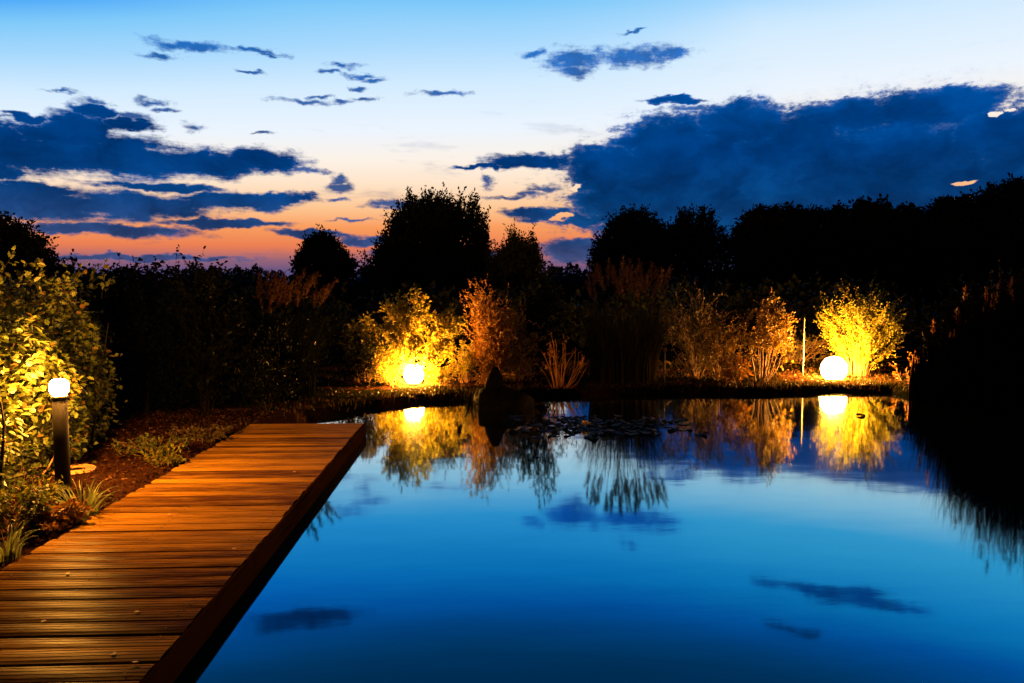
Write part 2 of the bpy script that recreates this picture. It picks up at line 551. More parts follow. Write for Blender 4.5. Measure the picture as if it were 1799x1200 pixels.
def grooved_plank(length, w, n):
    """decking board with n milled grooves along its top"""
    def crown(y):                       # weathered boards are slightly rounded
        return -.0062 * abs(2 * y / w - 1) ** 2.2
    prof = [(0, -.028), (w, -.028), (w, -.009), (w - .003, crown(w - .003))]
    pitch = (w - .016) / n
    for i in range(n):
        c = w - .008 - pitch * (i + .5)
        g = pitch * .10
        prof += [(c + pitch * .3, crown(c + pitch * .3)), (c + g, crown(c)), (c + g * .4, crown(c) - .0028), (c - g * .4, crown(c) - .0028), (c - g, crown(c)), (c - pitch * .3, crown(c - pitch * .3))]
    prof += [(.003, crown(.003)), (0, -.009)]
    m = len(prof)
    V = [(0, *p) for p in prof] + [(length, *p) for p in prof]
    F = [[i, (i + 1) % m, m + (i + 1) % m, m + i] for i in range(m)]
    F += [[0, m - 1, 2, 1], [m, m + 1, m + 2, 2 * m - 1]]
    return np.array(V, float), np.array(F)


# ------------------------------------------------------------------ ground and water
shore_px = [(545, 737), (610, 729), (655, 720), (700, 713), (760, 708), (830, 705), (900, 700), (1000, 698), (1100, 695),
            (1200, 693), (1300, 693), (1400, 692), (1465, 690), (1560, 690), (1600, 698), (1660, 716), (1730, 730), (1799, 745)]
shore = [gnd(*q)[:2] for q in shore_px]
DECK_X0, DECK_X1, DECK_Z = -3.012, -1.495, 0.164
DECK_Y0, DECK_Y1 = 2.40, 9.975
poly = np.array([(DECK_X1 + .1, 2.0), (-2.9, 2.5), (-2.96, 5.2), (-2.96, 8.7), (-2.9, 10.0), (-2.4, 10.35)] + [tuple(s) for s in shore] +
                [(8.4, 9.0), (8.6, 6.5), (8.2, 4.0), (7.0, 2.2), (3.0, 1.6)])


def pond_sd(X, Y):
    """signed distance to the pond's edge, positive on land"""
    px, py = poly[:, 0], poly[:, 1]
    best = np.full(X.shape, 1e9)
    inside = np.zeros(X.shape, bool)
    n = len(poly)
    for i in range(n):
        ax, ay, bx, by = px[i], py[i], px[(i + 1) % n], py[(i + 1) % n]
        dx, dy = bx - ax, by - ay
        t = np.clip(((X - ax) * dx + (Y - ay) * dy) / (dx * dx + dy * dy), 0, 1)
        best = np.minimum(best, np.hypot(X - ax - t * dx, Y - ay - t * dy))
        c = ((ay > Y) != (by > Y)) & (X < (bx - ax) * (Y - ay) / (by - ay + 1e-12) + ax)
        inside ^= c
    return np.where(inside, -best, best)


def sst(x, a, b):
    t = np.clip((x - a) / (b - a), 0, 1)
    return t * t * (3 - 2 * t)


def wob(X, Y):
    return (np.sin(X * 2.1 + 1.3 * np.sin(Y * 1.7)) * np.cos(Y * 2.6 + X * .6) * .5 + np.sin(X * 5.3 + Y * 3.1) * np.sin(Y * 6.1 - X * 2.2) * .3)


def ground_z(X, Y):
    X = np.asarray(X, float)
    Y = np.asarray(Y, float)
    d = pond_sd(X, Y) + .10 * wob(X * 1.3, Y * 1.3)
    land = .02 + .10 * sst(d, 0, .22) + .035 * wob(X, Y) * sst(d, .1, .8)
    left = sst(-X, 2.6, 3.1) * sst(-Y, -12.0, -9.0)
    land = land + .03 * left * sst(d, .1, .6)
    land = land + .05 * sst(Y, 17, 26) + .6 * sst(np.hypot(X, Y), 40, 200)
    return np.where(d > 0, land, np.maximum(-.9, .02 + d * 1.1))


def gz(x, y):
    return float(ground_z(np.array([x]), np.array([y]))[0])


def axis(lo, hi, fine0, fine1, step, grow=1.35):
    a = list(np.arange(fine0, fine1 + 1e-6, step))
    s = step
    while a[-1] < hi:
        s *= grow
        a.append(a[-1] + s)
    s = step
    while a[0] > lo:
        s *= grow
        a.insert(0, a[0] - s)
    return np.array(a)


gx, gy = axis(-900, 900, -6, 10.5, .085), axis(-300, 1500, -.5, 19.5, .085)
GX, GY = np.meshgrid(gx, gy)
GZ = ground_z(GX, GY)
nx, ny = len(gx), len(gy)
ii = np.arange(ny - 1)[:, None] * nx + np.arange(nx - 1)[None]
me = mesh_quads("ground", np.stack([GX, GY, GZ], -1), np.stack([ii, ii + 1, ii + nx + 1, ii + nx], -1).reshape(-1, 4), True)
gm, N, b, out = mat("ground_earth")
tc = N.new("ShaderNodeTexCoord")
n1 = N.noise(tc.outputs["Object"], 9.0, 8.0, .7)
n2 = N.noise(tc.outputs["Object"], 1.1, 4.0, .6)
soil = N.ramp(n1, [(.3, (.012, .005, .003)), (.55, (.032, .012, .005)), (.75, (.06, .026, .009))])
turf = N.ramp(n1, [(.3, (.002, .0028, .001)), (.7, (.007, .0075, .003))])
sx, sy, sz = N.sep(tc.outputs["Object"])
onbed = N.m("MULTIPLY", N.smooth(sx, -2.0, -2.6), N.smooth(sy, 13.0, 10.0))
f = N.m("MAXIMUM", onbed, N.smooth(n2, .50, .62))
f = N.m("MULTIPLY", f, N.smooth(sy, 21.0, 18.0))
N.put(b.inputs["Base Color"], N.mix(f, turf, soil))
b.inputs["Roughness"].default_value = 1.0
b.inputs["Specular IOR Level"].default_value = 0.0
bp = N.new("ShaderNodeBump")
bp.inputs["Strength"].default_value = .8
bp.inputs["Distance"].default_value = .03
N.put(bp.inputs["Height"], n1)
N.put(b.inputs["Normal"], bp.outputs[0])
ground = link("ground", me, gm, kind="structure")

wm, N, b, out = mat("pond_water")
tc = N.new("ShaderNodeTexCoord")
swell = N.noise(N.v("MULTIPLY", tc.outputs["Object"], (.55, 1.0, 1.0)), 1.1, 2.0, .5)
rip = N.noise(N.v("MULTIPLY", tc.outputs["Object"], (1.2, 3.0, 1.0)), 4.0, 2.0, .5)
hgt = N.m("MULTIPLY_ADD", rip, .05, swell)
bp = N.new("ShaderNodeBump")
bp.inputs["Strength"].default_value = 1.0
bp.inputs["Distance"].default_value = .0028
N.put(bp.inputs["Height"], hgt)
wd = N.new("ShaderNodeBsdfDiffuse")
wd.inputs[0].default_value = (.0006, .0028, .005, 1)
wg = N.new("ShaderNodeBsdfGlossy")
wg.inputs["Roughness"].default_value = .048
N.put(wg.inputs["Normal"], bp.outputs[0])
geo = N.new("ShaderNodeNewGeometry")
face = N.m("ABSOLUTE", N.v("DOT_PRODUCT", geo.outputs["Incoming"], bp.outputs[0]))
refl = N.ramp(face, [(0, (1, 1, 1)), (.10, (.92, .92, .92)), (.22, (.70, .70, .70)), (.36, (.46, .46, .46)), (.45, (.25, .25, .25)), (.7, (.11, .11, .11)), (1, (.05, .05, .05))])
N.put(wg.inputs["Color"], N.ramp(face, [(0, (1, 1, 1)), (.19, (.84, .96, 1)), (.235, (.50, .86, 1)), (.29, (.07, .60, 1)), (.36, (.02, .56, 1)), (.44, (.015, .70, .74)), (.7, (.015, .66, .74))]))
mx = N.new("ShaderNodeMixShader")
N.put(mx.inputs[0], refl)
wm.node_tree.links.new(wd.outputs[0], mx.inputs[1])
wm.node_tree.links.new(wg.outputs[0], mx.inputs[2])
wm.node_tree.links.new(mx.outputs[0], out.inputs[0])
wm.node_tree.nodes.remove(b)
wx, wy = np.array([-4.6, 11.5]), np.array([-.2, 17.0])
V = [(wx[0], wy[0], 0), (wx[1], wy[0], 0), (wx[1], wy[1], 0), (wx[0], wy[1], 0)]
water = link("water", mesh_quads("water", V, [(0, 1, 2, 3)]), wm, kind="structure")

# ------------------------------------------------------------------ jetty
jet = thing("jetty", "weathered wooden jetty of crosswise planks along the left side of the pond", "jetty", (DECK_X0, DECK_Y0, 0))
PITCH_Y = .154
variants = []
for k in range(6):
    w = PITCH_Y - random.uniform(.009, .016)
    V, Fq = grooved_plank(DECK_X1 - DECK_X0 - .028, w, 4)
    # milled grooves are worn: let the top wander a little
    variants.append(mesh_quads("plank", V, Fq))
ny_pl = int((DECK_Y1 - DECK_Y0) / PITCH_Y)
for i in range(ny_pl):
    o = link("plank", variants[random.randrange(6)], M["plank"], jet,
             (random.uniform(-.010, .006), i * PITCH_Y + .004, DECK_Z + random.uniform(-.0035, .0035)))
    o.rotation_euler = (random.gauss(0, .010), random.gauss(0, .001), random.gauss(0, .0022))
L = ny_pl * PITCH_Y
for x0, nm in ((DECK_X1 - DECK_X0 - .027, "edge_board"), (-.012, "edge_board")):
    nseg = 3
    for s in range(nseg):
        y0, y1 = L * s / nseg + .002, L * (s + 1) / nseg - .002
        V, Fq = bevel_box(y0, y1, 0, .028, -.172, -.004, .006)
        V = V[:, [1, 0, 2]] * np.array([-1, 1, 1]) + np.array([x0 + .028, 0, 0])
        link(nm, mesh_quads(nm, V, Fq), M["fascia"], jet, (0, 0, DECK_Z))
for x0 in (.10, .62, DECK_X1 - DECK_X0 - .16):
    V, Fq = bevel_box(.02, L - .02, 0, .07, -.16, -.034, .004)
    V = V[:, [1, 0, 2]] * np.array([-1, 1, 1]) + np.array([x0 + .07, 0, 0])
    link("joist", mesh_quads("joist", V, Fq), M["pile"], jet, (0, 0, DECK_Z))
sc_parts = []
for i in range(ny_pl):
    for jx in (.135, .655, DECK_X1 - DECK_X0 - .125):
        for fy in (.30, .72):
            V, Fq = lathe([(.0002, .0), (.0042, .0), (.0042, -.002)], 8)
            sc_parts.append((V * np.array([1, 1, 1]) + np.array([jx + random.gauss(0, .004), i * PITCH_Y + PITCH_Y * fy + random.gauss(0, .003), DECK_Z + .0018]), Fq))
link("screw", mesh_quads("screw", *join(sc_parts)), M["post"], jet, (0, 0, 0), kind="stuff")
pv, pf = lathe([(.001, -1.0), (.062, -1.0), (.06, -.166), (.001, -.166)], 12)
pile_me = mesh_quads("pile", pv, pf, True)
for i in range(5):
    for x0 in (.13, DECK_X1 - DECK_X0 - .125):
        link("pile", pile_me, M["pile"], jet, (x0, .35 + i * (L - .7) / 4, DECK_Z))

# ------------------------------------------------------------------ lamps
bp_ = gnd(112, 880, .14)
BX, BY = float(bp_[0]), float(bp_[1])
bz = gz(BX, BY)
head_z = float(at(97, 680, np.dot(bp_, _fh))[2])
boll = thing("bollard_lamp", "lit bollard lamp on a dark round post beside the jetty", "bollard lamp", (BX, BY, bz))
hp = head_z - bz
link("base_plate", mesh_quads("base_plate", *lathe([(.001, -.03), (.095, -.03), (.095, .012), (.07, .02), (.001, .02)], 32), True), M["post"], boll)
link("post", mesh_quads("post", *lathe([(.001, .0), (.060, .0), (.058, hp - .105), (.045, hp - .095), (.001, hp - .095)], 32), True), M["post"], boll)
link("collar", mesh_quads("collar", *lathe([(.05, hp - .10), (.062, hp - .10), (.062, hp - .072), (.05, hp - .072), (.05, hp - .10)], 32), True), M["post"], boll)
prof = [(.074 * abs(math.cos(a)) ** .7, hp + .070 * math.copysign(abs(math.sin(a)) ** .85, a)) for a in np.linspace(-PI / 2, PI / 2, 18)]
link("lamp_globe", mesh_quads("lamp_globe", *lathe([(max(.0005, q[0]), q[1]) for q in prof], 32), True), M["bulb"], boll)


def sphere_lamp(label, px, py, d, r):
    c = at(px, py, d)
    g0 = gz(c[0], c[1])
    root = thing("globe_lamp", label, "garden lamp", (c[0], c[1], g0), "glowing globe lamps on the far bank")
    zc = max(float(c[2]) - g0, r * .80)
    prof = [(max(.0005, r * math.cos(a)), zc + r * math.sin(a)) for a in np.linspace(-PI / 2, PI / 2, 25)]
    link("globe", mesh_quads("globe", *lathe(prof, 40), True), M["globe"], root)
    link("base_ring", mesh_quads("base_ring", *lathe([(r * .2, -.03), (r * .62, -.03), (r * .58, zc - r * .82), (r * .2, zc - r * .82), (r * .2, -.03)], 28), True), M["post"], root)
    return c


LS = sphere_lamp("smaller glowing globe lamp under the spreading yellow shrub, left of the rock", 727, 658, 14.2, .188)
RS = sphere_lamp("larger glowing globe lamp at the foot of the round yellow bush on the right", 1465, 649, 15.4, .258)


# ------------------------------------------------------------------ plants
def R_(seed):
    return np.random.default_rng(seed)


def stem_line(a, b, bend, k, r):
    t = np.linspace(0, 1, k)[:, None]
    side = r.normal(0, 1, 3)
    return a + (b - a) * t + np.sin(t * PI) * side * bend + r.normal(0, bend * .12, (k, 3)) * np.sin(t * PI)


def shrub(name, label, cat, x, y, h, rx, nst, nleaf, ll, lw, lm, sm=None, seed=1, group=None, t0=.35, fan=1.0, spread=.16,
          ry=None, twig=.22, stem_r=.009, upright=.6, skew=(0, 0), tmpl="hex", base_r=.10, flat=.15, sprig=7):
    """several stems fanning from the foot, leafy twigs along them"""
    r = R_(seed)
    ry = ry or rx
    z = gz(x, y)
    root = thing(name, label, cat, (x, y, z), group)
    sm = sm or M["stem"]
    lines = []
    for i in range(nst):
        a = r.uniform(0, 2 * PI)
        q = math.sqrt(r.uniform(0.02, 1))
        ex, ey = rx * q * math.cos(a) * fan + skew[0] * h, ry * q * math.sin(a) * fan + skew[1] * h
        eh = h * (1 - flat * r.uniform(0, 1) - .42 * q ** 2.2) * r.uniform(.86, 1.0)
        p0 = np.array([base_r * math.cos(a) * q, base_r * math.sin(a) * q, -.03])
        P = stem_line(p0, np.array([ex, ey, eh]), .045 * h, 7, r)
        # arch outward only later: stems rise first
        tt = np.linspace(0, 1, 7)
        P[:, :2] = p0[:2] + (P[:, :2] - p0[:2]) * (tt ** (.6 + upright))[:, None] / np.maximum(tt, 1e-6)[:, None] ** 1.0
        P[0] = p0
        lines.append(P)
        V, Fq = tube(P, np.linspace(stem_r * r.uniform(.8, 1.3), stem_r * .3, 7), 5)
        link("stem", mesh_quads("stem", V, Fq, True), sm, root)
    # leafy twigs
    ns = max(1, nleaf // sprig)
    which = r.integers(0, nst, ns)
    t = t0 + (1 - t0) * r.uniform(0, 1, ns) ** .75
    LL = np.array(lines)
    fi = t * 6
    i0 = np.clip(fi.astype(int), 0, 5)
    fr = (fi - i0)[:, None]
    p = LL[which, i0] * (1 - fr) + LL[which, i0 + 1] * fr
    tang = unitv(LL[which, i0 + 1] - LL[which, i0])
    outd = unitv(np.concatenate([p[:, :2], np.zeros((ns, 1))], 1))
    d = unitv(tang * upright + outd * .55 + r.normal(0, .55, (ns, 3)) + np.array([0, 0, .25]))
    p = p + r.normal(0, spread * .5, (ns, 3)) * np.array([rx, ry, h * .35])
    p[:, 2] = np.maximum(p[:, 2], .03)
    tl = twig * r.uniform(.4, 1.2, ns)
    s = np.linspace(0.05, 1, sprig)
    lp = p[:, None] + d[:, None] * (tl[:, None] * s[None])[..., None]
    ld = unitv(d[:, None] * .6 + r.normal(0, .65, (ns, sprig, 3)))
    V, Fq = leaves(lp.reshape(-1, 3), ld.reshape(-1, 3), ll, lw, tmpl, r)
    tw = None
    link("foliage", mesh_quads("foliage", V, Fq), lm, root, kind="stuff")
    n_t = min(ns, 260)
    parts = [tube(np.array([p[i] - d[i] * .03, p[i] + d[i] * tl[i]]), np.array([.0035, .0012]) * max(1, stem_r / .009), 3) for i in range(n_t)]
    link("twig_growth", mesh_quads("twig_growth", *join(parts)), sm, root, kind="stuff")
    return root


def tree(name, label, d, base_px, lobes, seed, n_sprig, leaf=(.16, .10), sprig=(8, .55), up=.7, group="dark trees beyond the pond", mat_=None, trunk_r=.16, depth=1.0, core=.5):
    """tapered trunk, limbs into every lobe, crown of leafy sprigs.  lobes = (px, py, rx_px, ry_px) as surveyed"""
    r = R_(seed)
    mpp = d / F_PX
    b0 = at(base_px, 520, d)
    x, y = float(b0[0]), float(b0[1])
    z = gz(x, y)
    root = thing(name, label, "tree", (x, y, z), group)
    L3 = []
    for (lx, ly, rx, ry) in lobes:
        c = at(lx, ly, d) - np.array([x, y, z])
        c = c + _fh * r.normal(0, .25) * rx * mpp * depth
        L3.append((c, np.array([rx * mpp, min(rx, 1.3 * ry + rx * .3) * mpp * depth, ry * mpp])))
    top = max(c[2] + e[2] * .4 for c, e in L3)
    P = stem_line(np.array([0, 0, -.15]), np.array([np.mean([c[0] for c, e in L3]), np.mean([c[1] for c, e in L3]), top * .8]), .02 * top, 8, r)
    link("trunk", mesh_quads("trunk", *tube(P, np.linspace(trunk_r, trunk_r * .2, 8), 9), True), M["bark"], root)
    for c, e in L3:
        s = P[r.integers(2, 6)]
        Q = stem_line(s, c + np.array([0, 0, e[2] * .3]), .06 * np.linalg.norm(c - s) + .02, 6, r)
        link("limb", mesh_quads("limb", *tube(Q, np.linspace(trunk_r * .42, trunk_r * .07, 6), 6), True), M["bark"], root)
    A = np.array([e[0] * e[2] + .02 for c, e in L3])
    w = r.choice(len(L3), n_sprig, p=A / A.sum())
    cs = np.array([c for c, e in L3])[w]
    es = np.array([e for c, e in L3])[w]
    u = unitv(r.normal(0, 1, (n_sprig, 3)))
    rad = r.uniform(0, 1, (n_sprig, 1)) ** core * .98
    # lumpy outline
    lump = 1 + .20 * np.sin(u[:, :1] * 7 + w[:, None]) * np.sin(u[:, 2:] * 6 + 2 * w[:, None])
    p = cs + u * es * rad * lump
    d_ = unitv(u * .8 + np.array([0, 0, up]) + r.normal(0, .35, u.shape))
    k, sl = sprig
    s = np.linspace(0, 1, k)
    tl = sl * r.uniform(.35, 1.15, (n_sprig, 1))
    lp = p[:, None] + d_[:, None] * (tl * s[None])[..., None] + r.normal(0, leaf[0] * .25, (n_sprig, k, 3))
    ld = unitv(d_[:, None] * .6 + r.normal(0, .6, (n_sprig, k, 3)))
    # long leafy shoots breaking the outline
    m = n_sprig // 12
    w2 = r.choice(len(L3), m, p=A / A.sum())
    u2 = unitv(r.normal(0, 1, (m, 3)) * np.array([1, .6, 1]) + np.array([0, 0, .35]))
    p2 = np.array([c for c, e in L3])[w2] + u2 * np.array([e for c, e in L3])[w2] * r.uniform(.75, 1.0, (m, 1))
    d2 = unitv(u2 * .7 + np.array([0, 0, up * 1.1]) + r.normal(0, .25, (m, 3)))
    k2 = k + 6
    t2 = sl * r.uniform(.7, 1.9, (m, 1)) * np.linspace(0, 1, k2)[None]
    lp2 = p2[:, None] + d2[:, None] * t2[..., None] + r.normal(0, leaf[0] * .28, (m, k2, 3))
    ld2 = unitv(d2[:, None] * .7 + r.normal(0, .55, (m, k2, 3)))
    lp = np.concatenate([lp.reshape(-1, 3), lp2.reshape(-1, 3)])
    ld = np.concatenate([ld.reshape(-1, 3), ld2.reshape(-1, 3)])
    keep = lp[:, 2] > .05
    V, Fq = leaves(lp[keep], ld[keep], leaf[0], leaf[1], "dia", r)
    link("crown", mesh_quads("crown", V, Fq), mat_ or M["tree"], root, kind="stuff")
    return root


# -- trees against the sky
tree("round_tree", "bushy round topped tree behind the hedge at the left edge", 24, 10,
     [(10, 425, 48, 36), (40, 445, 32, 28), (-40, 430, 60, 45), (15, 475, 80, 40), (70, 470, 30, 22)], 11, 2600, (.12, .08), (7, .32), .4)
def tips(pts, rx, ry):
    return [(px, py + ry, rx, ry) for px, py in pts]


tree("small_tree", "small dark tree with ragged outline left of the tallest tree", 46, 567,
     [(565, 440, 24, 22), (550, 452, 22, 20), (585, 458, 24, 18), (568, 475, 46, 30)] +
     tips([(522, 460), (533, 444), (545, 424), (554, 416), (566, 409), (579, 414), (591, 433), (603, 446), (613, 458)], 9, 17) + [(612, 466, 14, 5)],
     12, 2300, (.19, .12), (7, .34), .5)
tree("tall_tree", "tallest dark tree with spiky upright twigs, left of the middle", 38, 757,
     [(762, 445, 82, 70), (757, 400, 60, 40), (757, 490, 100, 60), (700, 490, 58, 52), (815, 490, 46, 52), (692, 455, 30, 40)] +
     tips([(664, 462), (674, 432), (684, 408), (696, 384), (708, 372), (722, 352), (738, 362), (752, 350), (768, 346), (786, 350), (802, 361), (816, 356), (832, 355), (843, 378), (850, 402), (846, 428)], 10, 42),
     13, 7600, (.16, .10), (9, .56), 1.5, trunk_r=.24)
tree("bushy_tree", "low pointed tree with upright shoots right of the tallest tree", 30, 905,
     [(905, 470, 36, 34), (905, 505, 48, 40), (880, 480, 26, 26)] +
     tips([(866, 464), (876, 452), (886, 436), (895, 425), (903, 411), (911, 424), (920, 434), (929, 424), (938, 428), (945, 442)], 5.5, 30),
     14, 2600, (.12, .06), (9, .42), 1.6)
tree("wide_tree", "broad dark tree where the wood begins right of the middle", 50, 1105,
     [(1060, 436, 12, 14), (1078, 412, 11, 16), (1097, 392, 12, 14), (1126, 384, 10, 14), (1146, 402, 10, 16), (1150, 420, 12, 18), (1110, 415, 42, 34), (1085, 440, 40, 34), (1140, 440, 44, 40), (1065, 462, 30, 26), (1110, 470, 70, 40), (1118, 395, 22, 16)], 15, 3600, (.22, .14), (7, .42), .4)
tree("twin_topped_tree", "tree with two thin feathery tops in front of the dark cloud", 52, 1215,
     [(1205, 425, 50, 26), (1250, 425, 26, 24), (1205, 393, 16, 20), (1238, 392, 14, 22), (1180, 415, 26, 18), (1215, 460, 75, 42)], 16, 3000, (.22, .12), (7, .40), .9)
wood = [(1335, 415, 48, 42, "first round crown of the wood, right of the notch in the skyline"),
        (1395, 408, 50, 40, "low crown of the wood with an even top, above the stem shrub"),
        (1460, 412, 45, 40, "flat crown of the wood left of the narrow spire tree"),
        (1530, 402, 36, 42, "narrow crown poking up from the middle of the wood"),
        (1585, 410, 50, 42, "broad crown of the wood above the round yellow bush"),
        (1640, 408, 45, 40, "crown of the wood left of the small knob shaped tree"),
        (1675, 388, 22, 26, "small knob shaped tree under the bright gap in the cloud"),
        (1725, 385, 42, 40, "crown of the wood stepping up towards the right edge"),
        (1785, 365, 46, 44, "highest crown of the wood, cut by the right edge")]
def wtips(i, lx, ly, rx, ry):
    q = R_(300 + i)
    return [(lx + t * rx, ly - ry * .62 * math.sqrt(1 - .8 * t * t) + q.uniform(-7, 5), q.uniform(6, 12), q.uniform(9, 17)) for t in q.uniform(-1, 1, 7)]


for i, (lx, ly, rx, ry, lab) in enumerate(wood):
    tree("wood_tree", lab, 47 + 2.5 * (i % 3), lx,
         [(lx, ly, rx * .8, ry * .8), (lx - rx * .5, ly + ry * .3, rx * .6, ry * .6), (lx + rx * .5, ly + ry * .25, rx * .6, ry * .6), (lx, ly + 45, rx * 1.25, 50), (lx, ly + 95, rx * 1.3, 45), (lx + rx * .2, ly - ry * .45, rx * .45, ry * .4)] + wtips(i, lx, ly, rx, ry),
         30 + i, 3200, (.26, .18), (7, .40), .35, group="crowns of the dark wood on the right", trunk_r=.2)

# -- far treeline closing the view: nobody could count it
r = R_(50)
n = 70000
px_ = r.uniform(-500, 2300, n)
hh = 5.0 + .45 * np.sin(px_ * .021) + .35 * np.sin(px_ * .057 + 1) + .35 * np.sin(px_ * .17) + .25 * np.sin(px_ * .41)
dd = 120 + r.uniform(-6, 6, n)
P = CAM + np.array([ray(a, 500) for a in px_]) * dd[:, None]
P[:, 2] = .3 + r.uniform(0, 1, n) ** .5 * (hh + .12 * r.normal(0, 1, n))
V, Fq = leaves(P, unitv(r.normal(0, .6, (n, 3)) + np.array([0, 0, .6])), .48, .34, "dia", r)
pc = np.arange(-500, 2301, 7.0)
hc = 5.0 + .45 * np.sin(pc * .021) + .35 * np.sin(pc * .057 + 1) + .35 * np.sin(pc * .17) + .25 * np.sin(pc * .41)
rows = []
for off, kh in ((-7, 0), (-4, .6), (-1.5, .86), (1.5, .86), (4, .6), (7, 0)):
    q = CAM + np.array([ray(a, 500) for a in pc]) * (120 + off)
    q[:, 2] = kh * hc + r.normal(0, .12, len(pc)) * (kh > 0)
    rows.append(q)
m_ = len(pc)
CV = np.concatenate(rows)
ci = (np.arange(5)[:, None] * m_ + np.arange(m_ - 1)[None]).reshape(-1)
CF = np.stack([ci, ci + 1, ci + 1 + m_, ci + m_], -1)
V, Fq = join([(V, Fq), (CV, CF)])
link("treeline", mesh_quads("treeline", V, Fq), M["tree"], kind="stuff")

# -- dark hedgerow shrubs in the field behind the bank
fieldrow = [(470, 24, 1.9, 2.2), (610, 25, 2.0, 2.4), (760, 27, 2.3, 2.6), (930, 26, 2.1, 2.3), (1080, 25, 2.2, 2.5), (1230, 26, 2.3, 2.6),
            (1390, 25, 2.2, 2.5), (1540, 26, 2.6, 2.6), (1690, 24, 2.7, 2.4), (330, 23, 1.9, 2.2), (200, 22, 1.9, 2.2)]
rowlab = ["behind the left plume grass", "under the small ragged tree", "below the tallest tree", "below the low pointed tree", "behind the tall plume grass", "behind the reddish twiggy shrub",
          "behind the thin stake", "behind the round yellow bush", "behind the reeds on the right", "behind the dark end of the hedge", "behind the middle of the hedge"]
for i, (fx, fd, h, rx) in enumerate(fieldrow):
    p = at(fx, 600, fd)
    shrub("field_shrub", "dark unlit field shrub " + rowlab[i], "shrub", float(p[0]), float(p[1]), h, rx, 9, 5600, .17, .13, M["tree"], M["bark_shade_tone"], 60 + i,
          "dark shrubs in the field behind the bank", t0=.05, spread=.45, twig=.3, upright=.3, tmpl="dia", base_r=.8, flat=.25, stem_r=.02)

